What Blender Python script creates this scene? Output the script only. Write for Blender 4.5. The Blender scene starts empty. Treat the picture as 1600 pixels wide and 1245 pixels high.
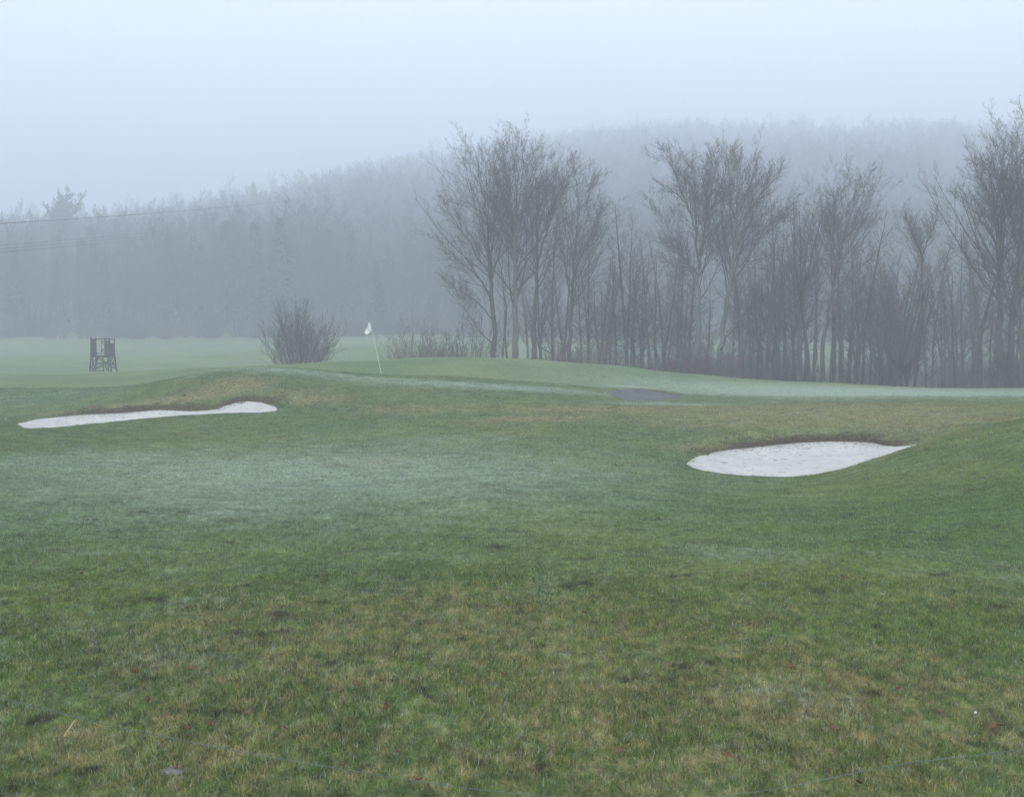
import bpy, math, random
import numpy as np
from mathutils import Vector, Matrix, Euler, Quaternion
from mathutils.geometry import delaunay_2d_cdt

SC = bpy.context.scene
R = math.radians
# ------------------------------------------------------------------ camera, sky, sun, exposure
F_PX, CX, CY, CAM_Z = 1931.0, 800.0, 622.5, 1.7
PITCH = math.atan((622.5 - 500.0) / F_PX)
cam_d = bpy.data.cameras.new('camera')
cam_d.sensor_width = 36.0
cam_d.lens = 36.0 * F_PX / 1600.0
cam_d.clip_start, cam_d.clip_end = 0.1, 6000.0
cam = bpy.data.objects.new('camera', cam_d)
SC.collection.objects.link(cam)
cam.location = (0, 0, CAM_Z)
cam.rotation_euler = (R(90) - PITCH, 0, 0)
SC.camera = cam

SUN_EL, SUN_ROT = R(24), R(200)
w = bpy.data.worlds.new('World'); SC.world = w; w.use_nodes = True
nt = w.node_tree; nt.nodes.clear()
sky = nt.nodes.new('ShaderNodeTexSky'); sky.sky_type = 'NISHITA'; sky.sun_disc = False
sky.sun_elevation, sky.sun_rotation = SUN_EL, SUN_ROT
sky.air_density, sky.dust_density, sky.ozone_density = 1.0, 3.0, 1.5
hs = nt.nodes.new('ShaderNodeHueSaturation'); hs.inputs['Saturation'].default_value = 0.30
mx = nt.nodes.new('ShaderNodeMix'); mx.data_type = 'RGBA'
mx.inputs['Factor'].default_value = 0.6                      # an even overcast deck over the clear-sky model
mx.inputs[7].default_value = (6.2, 6.5, 6.65, 1)
bg = nt.nodes.new('ShaderNodeBackground'); bg.inputs['Strength'].default_value = 0.15
wo = nt.nodes.new('ShaderNodeOutputWorld')
nt.links.new(sky.outputs[0], hs.inputs['Color']); nt.links.new(hs.outputs[0], mx.inputs[6])
nt.links.new(mx.outputs[2], bg.inputs['Color']); nt.links.new(bg.outputs[0], wo.inputs['Surface'])
sd = bpy.data.lights.new('sun', 'SUN'); sd.energy = 0.9; sd.angle = R(25); sd.color = (1, .95, .86)
so = bpy.data.objects.new('sun', sd); SC.collection.objects.link(so)
dv = Vector((math.sin(SUN_ROT) * math.cos(SUN_EL), math.cos(SUN_ROT) * math.cos(SUN_EL), math.sin(SUN_EL)))
so.rotation_euler = dv.to_track_quat('Z', 'Y').to_euler(); so.location = (0, -20, 60)
SC.view_settings.view_transform = 'Standard'; SC.view_settings.look = 'None'
SC.view_settings.exposure = 1.30; SC.view_settings.gamma = 1.0
cy = SC.cycles
cy.max_bounces = 5; cy.diffuse_bounces = 2; cy.glossy_bounces = 1; cy.transmission_bounces = 1
cy.volume_bounces = 2; cy.transparent_max_bounces = 4
cy.use_denoising = True; cy.denoiser = 'OPENIMAGEDENOISE'
try:
    cy.denoising_prefilter = 'NONE'; cy.use_adaptive_sampling = False; cy.denoising_input_passes = 'RGB_ALBEDO_NORMAL'
except Exception: pass
HAZE_DENSITY = 0.0035

# ------------------------------------------------------------------ helpers
def tag(o, label=None, cat=None, group=None, kind=None):
    if label: o['label'] = label
    if cat: o['category'] = cat
    if group: o['group'] = group
    if kind: o['kind'] = kind
    return o

def link(o, parent=None):
    SC.collection.objects.link(o)
    if parent: o.parent = parent
    return o

def empty(name, loc, rz=0.0, s=1.0):
    o = bpy.data.objects.new(name, None); o.empty_display_size = .3
    o.location = loc; o.rotation_euler = (0, 0, rz); o.scale = (s, s, s)
    return link(o)

def ray(px, py):
    u, v = (px - CX) / F_PX, (CY - py) / F_PX
    return (u, math.cos(PITCH) + v * math.sin(PITCH), -math.sin(PITCH) + v * math.cos(PITCH))

def at(px, py, Y):
    d = ray(px, py); t = Y / d[1]
    return Vector((d[0] * t, Y, CAM_Z + d[2] * t))

def mesh_from(name, verts, faces, mat, parent=None, smooth=True, linkit=True):
    me = bpy.data.meshes.new(name)
    verts = np.asarray(verts, dtype=np.float32).reshape(-1, 3)
    if isinstance(faces, np.ndarray):
        n, k = faces.shape
        me.vertices.add(len(verts)); me.vertices.foreach_set('co', verts.ravel())
        me.loops.add(n * k); me.loops.foreach_set('vertex_index', faces.astype(np.int32).ravel())
        me.polygons.add(n)
        me.polygons.foreach_set('loop_start', np.arange(0, n * k, k, dtype=np.int32))
        me.update(calc_edges=True); me.validate()
    else:
        me.from_pydata([tuple(v) for v in verts], [], faces)
    if smooth: me.polygons.foreach_set('use_smooth', np.ones(len(me.polygons), dtype=bool))
    if mat: me.materials.append(mat)
    me.update()
    o = bpy.data.objects.new(name, me)
    if linkit: link(o, parent)
    return o

def vert_attr(me, name, arr):
    a = me.attributes.new(name, 'FLOAT', 'POINT'); a.data.foreach_set('value', np.asarray(arr, dtype=np.float32))

def sstep(a, b, x):
    t = np.clip((x - a) / (b - a), 0, 1); return t * t * (3 - 2 * t)

# ------------------------------------------------------------------ terrain
# survey points: (image column, image row, distance) pinned to real heights
CTRL = []
def row(py, Y, cols=(-100, 400, 800, 1200, 1700)):
    for c in cols: CTRL.append((c, py, Y))
row(1245, 4.4); row(1100, 5.5); row(1000, 6.75); row(900, 8.9); row(850, 11.0)
CTRL += [(-100, 800, 13.6), (300, 800, 14.2), (700, 800, 14.4), (1100, 800, 14.6), (1400, 800, 14.0), (1650, 800, 12.8)]
CTRL += [(-100, 735, 21.5), (250, 745, 20.6), (600, 745, 21.0), (950, 748, 20.6), (1250, 748, 24.0), (1480, 740, 19.0), (1680, 730, 18)]
CTRL += [(-100, 690, 30.0), (250, 690, 30.5), (550, 690, 30.5), (850, 690, 29.5), (1040, 700, 27.8)]
CTRL += [(-100, 668, 35.0), (80, 668, 36.5), (300, 650, 38.5), (430, 645, 37.5), (600, 655, 35.5), (850, 655, 34.5), (1080, 725, 25.6), (1080, 668, 31.5)]
CTRL += [(1300, 720, 26.2), (1400, 697, 28.2), (1250, 693, 29.0), (1480, 690, 23.5), (1600, 664, 24.0), (1720, 645, 24.5)]
CTRL += [(1300, 660, 31.5), (1500, 655, 32.0), (1680, 640, 33.0), (1150, 650, 33.5)]
CTRL += [(1300, 634, 36.0), (1500, 632, 37.0), (1700, 630, 38.0), (1120, 636, 37.5), (900, 634, 38.5)]
CTRL += [(1300, 630.5, 44.0), (1550, 629.0, 44.5), (1750, 629.0, 45), (1100, 630, 43.0)]
CTRL += [(1300, 611, 56.0), (1550, 614, 55.0), (1100, 606, 56.0), (950, 600, 55)]
CTRL += [(1300, 598, 66.0), (1600, 606, 64.0), (1750, 610, 64.0), (1100, 586, 68.0), (950, 572, 70.0), (800, 563, 70.0), (650, 560, 68.0), (500, 567, 65.0)]
CTRL += [(700, 620, 41.0), (850, 620, 42.0), (550, 625, 39.5), (700, 602, 45.0), (850, 608, 46.0), (550, 592, 46.0), (600, 583, 54.0), (800, 585, 56)]
CTRL += [(370, 588, 43.0), (430, 592, 43.0), (300, 606, 42.0), (370, 615, 40.6), (450, 575, 50.0), (400, 573, 58)]
CTRL += [(200, 628, 42.0), (100, 640, 41.5), (-100, 645, 41.0), (0, 610, 50.0), (150, 605, 52.0), (250, 598, 54)]
CTRL += [(0, 588, 66.0), (150, 584, 78.0), (300, 575, 74.0), (160, 580.5, 92.0), (-100, 590, 68)]
# behind the rise
for c, z in ((500, -3.0), (650, -3.2), (800, -3.3), (950, -3.4), (1100, -3.5), (1300, -3.6), (1600, -3.7), (1750, -3.7)):
    CTRL.append((c, None, 84.0, z))
for c, z in ((800, -3.3), (1100, -3.6), (1400, -3.7), (1750, -3.8)): CTRL.append((c, None, 105.0, z))
CTRL += [(0, 560, 130.0), (300, 556, 130.0), (600, 550, 125.0), (850, 556, 130.0), (1200, 566, 135.0), (1600, 575, 140.0)]
CTRL += [(-100, 528, 205.0), (200, 526, 205.0), (450, 525, 200.0), (650, 526, 190.0), (900, 530, 190.0), (1200, 536, 190.0), (1650, 545, 190.0)]
HILL = [(-300, 352, 400), (-50, 345, 400), (100, 332, 420), (250, 322, 470), (400, 292, 560), (600, 245, 680), (750, 222, 880), (900, 196, 1000), (1080, 215, 1000), (1200, 232, 960), (1290, 212, 940), (1380, 236, 920), (1480, 204, 900), (1560, 222, 900), (1700, 205, 900), (2000, 210, 900)]
for c, p_, d in HILL: CTRL.append((c, None, float(d), 1.7 + (500 - p_) / 1931 * d - 6 - .03 * d))
for c, z in ((-300, 8), (100, 18), (400, 40), (800, 105), (1200, 100), (1700, 105)): CTRL.append((c, None, 1300.0, z))
for c, d, z in ((-100, 290, 9), (400, 300, 14), (800, 320, 20), (1200, 320, 22), (1700, 320, 22)): CTRL.append((c, None, float(d), z))
for c in (-100, 800, 1700): CTRL.append((c, None, 1.6, 0.02))

P = []
for c in CTRL:
    if c[1] is None: P.append(((c[0] - CX) / F_PX * c[2], c[2], c[3]))
    else:
        p = at(*c); P.append((p.x, p.y, p.z))
P = np.array(P)
SA = 2.2
def warp(X, Y):
    Yc = np.maximum(Y, 1.6)
    return np.clip(X / Yc, -0.62, 0.62) * SA, np.log(Yc)
pa, pb = warp(P[:, 0], P[:, 1])
def tps(r2): return 0.5 * r2 * np.log(r2 + 1e-9)
def kern(a, b): return tps((a[:, None] - pa[None]) ** 2 + (b[:, None] - pb[None]) ** 2)
def resp(z, Y): return z
nP = len(P)
K = kern(pa, pb) + np.eye(nP) * 1e-4
PP = np.stack([np.ones(nP), pa, pb], 1)
A = np.block([[K, PP], [PP.T, np.zeros((3, 3))]])
# heights are solved as slopes seen from the path (z/Y) so that near and far points weigh alike
rhs = np.concatenate([(P[:, 2]) / P[:, 1] * 10, np.zeros(3)])
SOL = np.linalg.solve(A, rhs)
def base_h(X, Y):
    X = np.atleast_1d(np.asarray(X, float)); Y = np.atleast_1d(np.asarray(Y, float))
    out = np.empty(X.size); xf, yf = X.ravel(), Y.ravel()
    for i in range(0, xf.size, 60000):
        a, b = warp(xf[i:i + 60000], yf[i:i + 60000])
        out[i:i + 60000] = (kern(a, b) @ SOL[:nP] + SOL[nP] + SOL[nP + 1] * a + SOL[nP + 2] * b) * np.maximum(yf[i:i + 60000], 1.6) / 10
    return out.reshape(X.shape)

def on_ground(px, py, y0=3.5, y1=130.0):
    """first meeting of the ray with the terrain"""
    Ys = np.exp(np.linspace(math.log(y0), math.log(y1), 900))
    d = ray(px, py); X = d[0] / d[1] * Ys; Z = CAM_Z + d[2] / d[1] * Ys
    diff = Z - base_h(X, Ys)
    k = np.where(diff < 0)[0]
    if len(k) == 0: i = int(np.argmin(diff)); return X[i], Ys[i]
    i = max(k[0], 1); t = diff[i - 1] / (diff[i - 1] - diff[i])
    Y = Ys[i - 1] + t * (Ys[i] - Ys[i - 1]); return d[0] / d[1] * Y, Y

random.seed(4); np.random.seed(4)
def densify(poly, step, jit=0.0, back=None):
    out = []; n = len(poly)
    for i in range(n):
        a, b = np.array(poly[i]), np.array(poly[(i + 1) % n])
        m = max(1, int(np.linalg.norm(b - a) / step))
        for k in range(m): out.append(a + (b - a) * k / m)
    out = np.array(out)
    for _ in range(2): out = (np.roll(out, 1, 0) + 2 * out + np.roll(out, -1, 0)) / 4
    if jit: out += np.random.normal(0, jit, out.shape)
    return out

BUNKERS = [
  dict(name='sand_bunker', px=[(27, 663), (60, 655), (130, 648), (200, 645), (245, 641), (290, 643), (335, 641), (352, 634), (380, 627), (408, 629), (430, 636),
       (431, 643), (400, 645.5), (340, 646.5), (285, 649), (215, 655), (140, 663), (75, 669), (40, 669.5)], lip=0.17, sand='bright',
       label='long narrow white sand bunker under the brown mound, below the timber stand'),
  dict(name='sand_bunker', px=[(1073, 725), (1090, 714), (1130, 704), (1180, 699), (1240, 692.5), (1300, 690), (1360, 691.5), (1440, 693.5), (1420, 700), (1370, 716),
       (1320, 732), (1270, 742), (1190, 744.5), (1130, 741), (1090, 734)], lip=0.13, sand='bright',
       label='wide white sand bunker with dark turf lip, cut into the brown bank'),
  dict(name='sand_bunker', px=[(945, 611), (975, 609), (1005, 610), (1035, 614), (1063, 621), (1050, 625), (1010, 627), (975, 626), (955, 618)], lip=0.06, sand='dull',
       label='small dull grey sand bunker sunk in the frosted green behind'),
]
for b in BUNKERS:
    w_ = [on_ground(*p) for p in b['px']]
    b['poly'] = densify(w_, 0.12)
    b['cen'] = b['poly'].mean(0)
def sdist(poly, X, Y):
    """signed distance to a closed outline, positive inside"""
    x, y = X.ravel(), Y.ravel(); a = poly; b = np.roll(poly, -1, 0)
    out = np.empty(x.size); 
    for i in range(0, x.size, 20000):
        xs, ys = x[i:i + 20000, None], y[i:i + 20000, None]
        dx, dy = b[:, 0] - a[:, 0], b[:, 1] - a[:, 1]
        t = np.clip(((xs - a[:, 0]) * dx + (ys - a[:, 1]) * dy) / (dx * dx + dy * dy + 1e-12), 0, 1)
        d = np.hypot(xs - a[:, 0] - t * dx, ys - a[:, 1] - t * dy).min(1)
        cr = ((a[:, 1] > ys) != (b[:, 1] > ys)) & (xs < dx * (ys - a[:, 1]) / (dy + 1e-12) + a[:, 0])
        out[i:i + 20000] = np.where(cr.sum(1) % 2 == 1, d, -d)
    return out.reshape(X.shape)
def lattice(X, Y, s, seed):
    """smooth value noise"""
    g = np.random.RandomState(seed).rand(64, 64); x, y = X / s + 900.3, Y / s + 700.7
    xi, yi = np.floor(x).astype(int), np.floor(y).astype(int); fx, fy = x - xi, y - yi
    fx, fy = fx * fx * (3 - 2 * fx), fy * fy * (3 - 2 * fy)
    q = lambda i, j: g[(xi + i) % 64, (yi + j) % 64]
    return (q(0, 0) * (1 - fx) + q(1, 0) * fx) * (1 - fy) + (q(0, 1) * (1 - fx) + q(1, 1) * fx) * fy
def back_mask(b, X, Y):
    # 1 beyond the far rim of the bunker, 0 on the near side
    poly = b['poly']; xs = poly[:, 0]
    bins = np.linspace(xs.min(), xs.max(), 24); mid = []
    for i in range(24):
        sel = np.abs(xs - bins[i]) < (bins[1] - bins[0]) * 1.2
        mid.append(0.5 * (poly[sel, 1].min() + poly[sel, 1].max()) if sel.any() else np.nan)
    m = np.interp(X, bins, np.array(mid))
    w = sstep(bins[0] - .1, bins[0] + 1.8, X) * (1 - sstep(bins[-1] - .2, bins[-1] + .5, X))
    return sstep(-.05, .5, Y - m) * w
def detail(X, Y, attrs=False):
    """terrain height with bunkers carved and lips raised; optionally the bare-soil mask"""
    Z = base_h(X, Y)
    Z = Z + 0.05 * (lattice(X, Y, 2.3, 1) - .5) * sstep(3, 9, Y) + 0.02 * (lattice(X, Y, .6, 2) - .5)
    soil = np.zeros_like(Z); inside = np.full_like(Z, -9.0)
    for b in BUNKERS:
        c = b['cen']; sel = (np.abs(X - c[0]) < 9) & (np.abs(Y - c[1]) < 9)
        if not sel.any(): continue
        xs, ys = X[sel], Y[sel]; d = sdist(b['poly'], xs, ys); bm = back_mask(b, xs, ys)
        Z[sel] = np.where(d > -.12, base_h(xs, ys), Z[sel])
        lipn = b['lip'] * (.75 + .5 * lattice(xs, ys, .7, 5))
        up = lipn * bm * sstep(0.0, 0.10, -d) * (1 - sstep(.5, 3.2, -d))
        dn = -0.40 * sstep(0.0, 0.22, d)
        Z[sel] = Z[sel] + up + dn
        s = bm * (1 - sstep(.08, .16 + .22 * lattice(xs, ys, .35, 9), -d)) * (d < .05)
        soil[sel] = np.maximum(soil[sel], s); inside[sel] = np.maximum(inside[sel], d)
    return (Z, soil, inside) if attrs else Z
def ground_z(x, y): return float(detail(np.array([[float(x)]]), np.array([[float(y)]]))[0, 0])

def cells(ax, zones):
    """coordinates from a list of (start, end, step)"""
    out = []
    for a, b, s in zones: out += list(np.arange(a, b, s))
    return np.array(out + [zones[-1][1]])
def grow_out(a, s, end, f=1.16):
    out = [];
    while a < end: a += s; s *= f; out.append(a)
    return out
xs = list(np.arange(-13, 10.01, 0.1)); xs = [-q for q in grow_out(13, .14, 650)][::-1] + xs + grow_out(10, .14, 650)
ys = [-q for q in grow_out(-2, .5, 300)][::-1] + list(np.arange(2, 22, .14)) + list(np.arange(22, 50, .075)) + list(np.arange(50, 75, .2)) + grow_out(75, .3, 1250, 1.04)
GX, GY = np.meshgrid(np.array(xs), np.array(ys))
GZ, SOIL, INSIDE = detail(GX, GY, True)

# colour zones on the turf: soft ellipses about real places
def zone(X, Y, px, py, rx, ry, tilt=0):
    cx_, cy_ = on_ground(px, py)
    _, ya = on_ground(px, py + ry); _, yb = on_ground(px, py - ry)
    rX, rY = rx * cy_ / F_PX, max(abs(yb - ya) / 2, .25)
    u = (X - cx_); v = (Y - cy_ - tilt * u)
    return np.exp(-((u / rX) ** 2 + (v / rY) ** 2))
def masks(X, Y):
    fr = np.zeros_like(X); br = np.zeros_like(X); gr = np.zeros_like(X)
    for a in ((480, 745, 600, 66, 0, .86), (430, 735, 400, 40, 0, .9), (150, 725, 330, 32, 0, .7), (760, 745, 260, 38, 0, .75), (400, 790, 230, 32, -.35, .75), (120, 745, 260, 18, 0, .4), (1150, 862, 130, 14, 0, .5),
              (680, 690, 180, 14, 0, .45),
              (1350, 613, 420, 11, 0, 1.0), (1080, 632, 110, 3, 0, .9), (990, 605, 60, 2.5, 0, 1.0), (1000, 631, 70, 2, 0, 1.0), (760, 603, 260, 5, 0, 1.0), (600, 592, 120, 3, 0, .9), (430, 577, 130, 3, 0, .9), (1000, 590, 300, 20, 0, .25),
              (60, 620, 200, 18, 0, .35), (250, 1030, 120, 22, 0, .35), (1250, 1090, 120, 30, 0, .3), (1560, 900, 120, 60, 0, .25)):
        fr = np.maximum(fr, a[5] * zone(X, Y, *a[:5]))
    for a in ((1330, 655, 330, 30, 0, .62), (1300, 640, 360, 10, 0, .95), (1450, 675, 160, 14, 0, .6), (1120, 655, 200, 16, 0, .7), (830, 655, 150, 9, 0, .85), (960, 640, 260, 7, 0, .95), (360, 606, 80, 20, 0, 1.0), (300, 628, 100, 10, 0, 1.0), (150, 643, 130, 4, 0, 1.0),
              (480, 622, 90, 16, 0, .75), (640, 640, 120, 12, 0, .7), (600, 722, 110, 9, 0, .75), (520, 722, 60, 5, 0, .6), (1100, 700, 110, 16, 0, .6), (1580, 655, 50, 9, 0, .9),
              (700, 1000, 800, 130, 0, .62), (1200, 1100, 900, 160, 0, .64), (300, 1180, 700, 110, 0, .6), (900, 1200, 1500, 90, 0, .58), (1500, 940, 250, 60, 0, .4), (1000, 900, 500, 30, 0, .35)):
        br = np.maximum(br, a[5] * zone(X, Y, *a[:5]))
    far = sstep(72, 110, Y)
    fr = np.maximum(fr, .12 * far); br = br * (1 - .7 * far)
    return fr, br
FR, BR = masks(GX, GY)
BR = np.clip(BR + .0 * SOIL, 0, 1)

# ------------------------------------------------------------------ materials
def newmat(name):
    m = bpy.data.materials.new(name); m.use_nodes = True; m.node_tree.nodes.clear(); return m, m.node_tree
def nd(t, ty, **kw):
    n = t.nodes.new(ty)
    for k, v in kw.items():
        if k in n.inputs: n.inputs[k].default_value = v
        else: setattr(n, k, v)
    return n
def val(t, v):
    n = t.nodes.new('ShaderNodeValue'); n.outputs[0].default_value = v; return n.outputs[0]
def mth(t, op, a, b=None, clamp=False):
    n = t.nodes.new('ShaderNodeMath'); n.operation = op; n.use_clamp = clamp
    for i, x in enumerate((a, b)):
        if x is None: continue
        if isinstance(x, (int, float)): n.inputs[i].default_value = x
        else: t.links.new(x, n.inputs[i])
    return n.outputs[0]
def mixc(t, f, a, b):
    n = t.nodes.new('ShaderNodeMix'); n.data_type = 'RGBA'
    for k, x in ((0, f), (6, a), (7, b)):
        if isinstance(x, (int, float)): n.inputs[k].default_value = x
        elif isinstance(x, tuple): n.inputs[k].default_value = x + (1,) if len(x) == 3 else x
        else: t.links.new(x, n.inputs[k])
    return n.outputs[2]
def ramp(t, x, a, b):
    n = t.nodes.new('ShaderNodeMapRange'); n.clamp = True; n.interpolation_type = 'SMOOTHSTEP'
    t.links.new(x, n.inputs[0]); n.inputs[1].default_value = a; n.inputs[2].default_value = b
    return n.outputs[0]
def noise(t, vec, scale, detail_=3, rough=.6):
    n = t.nodes.new('ShaderNodeTexNoise'); n.inputs['Scale'].default_value = scale
    n.inputs['Detail'].default_value = detail_; n.inputs['Roughness'].default_value = rough
    if vec is not None: t.links.new(vec, n.inputs['Vector'])
    return n.outputs[0]
def attr(t, name, kind):
    n = t.nodes.new('ShaderNodeAttribute'); n.attribute_name = name; n.attribute_type = kind; return n.outputs['Fac']

GREEN, GREEN2 = (0.085, 0.144, 0.038), (0.138, 0.184, 0.048)
BROWN, BROWN2 = (0.192, 0.178, 0.072), (0.265, 0.226, 0.102)
FROST = (0.29, 0.352, 0.288)
def turf_material(name, blades):
    m, t = newmat(name)
    kind = 'INSTANCER' if blades else 'GEOMETRY'
    geo = nd(t, 'ShaderNodeNewGeometry')
    mp = nd(t, 'ShaderNodeMapping'); t.links.new(geo.outputs['Position'], mp.inputs[0]); mp.inputs['Scale'].default_value = (1, .55, 0)
    pos = mp.outputs[0]
    fr, br, so_ = attr(t, 'frost', kind), attr(t, 'brown', kind), attr(t, 'soil', kind)
    n1 = noise(t, pos, .9, 4, .62); n2 = noise(t, pos, 7.0, 4, .7); n3 = noise(t, pos, .22, 2)
    n4 = noise(t, pos, 16, 3, .7)
    g = mixc(t, ramp(t, n3, .35, .7), GREEN, GREEN2)
    b = mixc(t, ramp(t, n2, .35, .7), BROWN, BROWN2)
    # brown tufts break up the green according to the zone
    bm = mth(t, 'ADD', br, mth(t, 'MULTIPLY', mth(t, 'SUBTRACT', n1, .5), .45))
    bm = mth(t, 'ADD', bm, mth(t, 'MULTIPLY', mth(t, 'SUBTRACT', n2, .5), 1.2))
    bm = mth(t, 'ADD', bm, mth(t, 'MULTIPLY', mth(t, 'SUBTRACT', n4, .5), .8))
    if blades:
        rnd = attr(t, 'tint', 'GEOMETRY')
        bm = mth(t, 'ADD', bm, mth(t, 'MULTIPLY', mth(t, 'SUBTRACT', rnd, .5), .5))
    col = mixc(t, mth(t, 'MULTIPLY', ramp(t, bm, .28, .85), .92), g, b)
    fm = mth(t, 'ADD', fr, mth(t, 'MULTIPLY', mth(t, 'SUBTRACT', noise(t, pos, 1.7, 5, .75), .5), .85))
    fm = mth(t, 'ADD', fm, mth(t, 'MULTIPLY', mth(t, 'SUBTRACT', n4, .5), 1.5))
    if blades:
        r2 = attr(t, 'rime', 'GEOMETRY')
        fm = mth(t, 'ADD', fm, mth(t, 'MULTIPLY', mth(t, 'SUBTRACT', r2, .5), .35))
    fm = ramp(t, fm, 0.0, 1.05)
    col = mixc(t, mth(t, 'MULTIPLY', fm, .85), col, FROST)
    # small dark scrapes and worm casts
    sc_ = ramp(t, noise(t, geo.outputs['Position'], 3.3, 3, .55), .62, .70)
    col = mixc(t, mth(t, 'MULTIPLY', sc_, .75), col, (.035, .032, .022))
    m5 = t.nodes.new('ShaderNodeMix'); m5.data_type = 'RGBA'; m5.blend_type = 'MULTIPLY'; m5.inputs[0].default_value = 1
    t.links.new(col, m5.inputs[6]); t.links.new(mixc(t, ramp(t, noise(t, pos, 12, 5, .8), .34, .66), (.60, .62, .62), (1.37, 1.35, 1.34)), m5.inputs[7]); col = m5.outputs[2]
    col = mixc(t, so_, col, mixc(t, n4, (.045, .034, .022), (.12, .095, .06)))
    bs = nd(t, 'ShaderNodeBsdfPrincipled', Roughness=.75); bs.inputs['Specular IOR Level'].default_value = .25
    out = nd(t, 'ShaderNodeOutputMaterial')
    if blades:
        tn = attr(t, 'tone', 'INSTANCER'); v = mixc(t, mth(t, 'ADD', mth(t, 'MULTIPLY', rnd, .5), mth(t, 'MULTIPLY', tn, .5)), (.36, .36, .36), (1.80, 1.80, 1.80))
        mm = t.nodes.new('ShaderNodeMix'); mm.data_type = 'RGBA'; mm.blend_type = 'MULTIPLY'; mm.inputs[0].default_value = 1
        t.links.new(col, mm.inputs[6]); t.links.new(v, mm.inputs[7])
        col = mixc(t, ramp(t, r2, .955, .975), mm.outputs[2], (.32, .39, .37))   # rimed blades
    else:
        bp = nd(t, 'ShaderNodeBump', Strength=.9, Distance=.05)
        t.links.new(noise(t, geo.outputs['Position'], 22, 5, .75), bp.inputs['Height']); t.links.new(bp.outputs[0], bs.inputs['Normal'])
        mm = t.nodes.new('ShaderNodeMix'); mm.data_type = 'RGBA'; mm.blend_type = 'MULTIPLY'; mm.inputs[0].default_value = 1
        mpf = nd(t, 'ShaderNodeMapping'); t.links.new(geo.outputs['Position'], mpf.inputs[0]); mpf.inputs['Scale'].default_value = (1, .35, 1)
        v = mixc(t, ramp(t, noise(t, mpf.outputs[0], 13, 3, .8), .3, .7), (.70, .70, .70), (1.25, 1.25, 1.25))
        t.links.new(col, mm.inputs[6]); t.links.new(v, mm.inputs[7]); col = mm.outputs[2]
    t.links.new(col, bs.inputs['Base Color']); t.links.new(bs.outputs[0], out.inputs[0])
    return m
M_TURF = turf_material('turf', False); M_BLADE = turf_material('grass_blades', True)

def simple_mat(name, c1, c2, scale=6, rough=.85, bump=.3, stretch=(1, 1, 1), dist=.02, spots=None, det=4, coord='Object'):
    m, t = newmat(name)
    tc = nd(t, 'ShaderNodeTexCoord'); mp = nd(t, 'ShaderNodeMapping'); mp.inputs['Scale'].default_value = stretch
    t.links.new(tc.outputs[coord], mp.inputs[0])
    n = noise(t, mp.outputs[0], scale, det, .65)
    col = mixc(t, ramp(t, n, .32, .68), c1, c2)
    if spots:
        col = mixc(t, ramp(t, noise(t, mp.outputs[0], spots[1], 2, .5), spots[2], spots[2] + .06), col, spots[0])
    bs = nd(t, 'ShaderNodeBsdfPrincipled', Roughness=rough); bs.inputs['Specular IOR Level'].default_value = .25
    t.links.new(col, bs.inputs['Base Color'])
    if bump:
        bp = nd(t, 'ShaderNodeBump', Strength=bump, Distance=dist); t.links.new(n, bp.inputs['Height']); t.links.new(bp.outputs[0], bs.inputs['Normal'])
    out = nd(t, 'ShaderNodeOutputMaterial'); t.links.new(bs.outputs[0], out.inputs[0]); return m
M_BARK = simple_mat('bark', (.045, .048, .040), (.095, .100, .080), 3.0, .9, .6, (1, 1, .35), .03)
M_BARK_PALE = simple_mat('pale_bark', (.075, .085, .068), (.150, .160, .125), 2.5, .9, .6, (1, 1, .35), .03)
M_TWIG = simple_mat('twigs', (.050, .046, .042), (.085, .075, .066), 2.0, .9, 0)
M_TWIG_RED = simple_mat('reddish_twigs', (.105, .060, .052), (.150, .095, .075), 2.0, .9, 0)
M_TWIG_TAN = simple_mat('tan_twigs', (.110, .088, .070), (.165, .135, .105), 2.0, .9, 0)
M_IVY = simple_mat('ivy', (.025, .045, .022), (.050, .080, .035), 3.0, .6, 0)
M_CONIFER = simple_mat('conifer_needles', (.022, .036, .024), (.045, .062, .038), 2.0, .9, 0)
M_SAND = simple_mat('white_sand', (.51, .51, .50), (.43, .43, .42), 2.2, .95, .5, (1, 1, 1), .04, ((.26, .25, .23), 7.5, .63), 5, 'Object')
def rim_dirt(m):
    t = m.node_tree; bs = [n for n in t.nodes if n.type == 'BSDF_PRINCIPLED'][0]; src = bs.inputs['Base Color'].links[0].from_socket
    geo = nd(t, 'ShaderNodeNewGeometry'); r = attr(t, 'rim', 'GEOMETRY')
    f = ramp(t, mth(t, 'ADD', noise(t, geo.outputs['Position'], 14, 3, .7), mth(t, 'MULTIPLY', r, .22)), .62, .70)
    col = mixc(t, mth(t, 'MULTIPLY', f, .8), src, (.16, .14, .10))
    g = ramp(t, noise(t, geo.outputs['Position'], 1.4, 4, .6), .35, .75)
    col = mixc(t, mth(t, 'MULTIPLY', g, .35), col, (.36, .37, .37)); t.links.new(col, bs.inputs['Base Color'])
rim_dirt(M_SAND)
M_SAND2 = simple_mat('damp_grey_sand', (.060, .070, .070), (.105, .115, .112), 3.0, .9, .4, (1, 1, 1), .03)
M_TIMBER = simple_mat('weathered_timber', (.018, .019, .018), (.042, .042, .038), 5.0, .85, .4, (1, 1, .2))
M_CLOTH = simple_mat('white_cloth', (.82, .84, .86), (.74, .77, .80), 4.0, .8, 0)
M_POLE = simple_mat('pole_paint', (.60, .64, .50), (.50, .55, .45), 4.0, .5, 0)
M_WIRE = simple_mat('galvanised_wire', (.15, .19, .19), (.09, .13, .13), 9.0, .5, 0)
M_CABLE = simple_mat('cable', (.03, .03, .035), (.05, .05, .055), 4.0, .6, 0)
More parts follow.
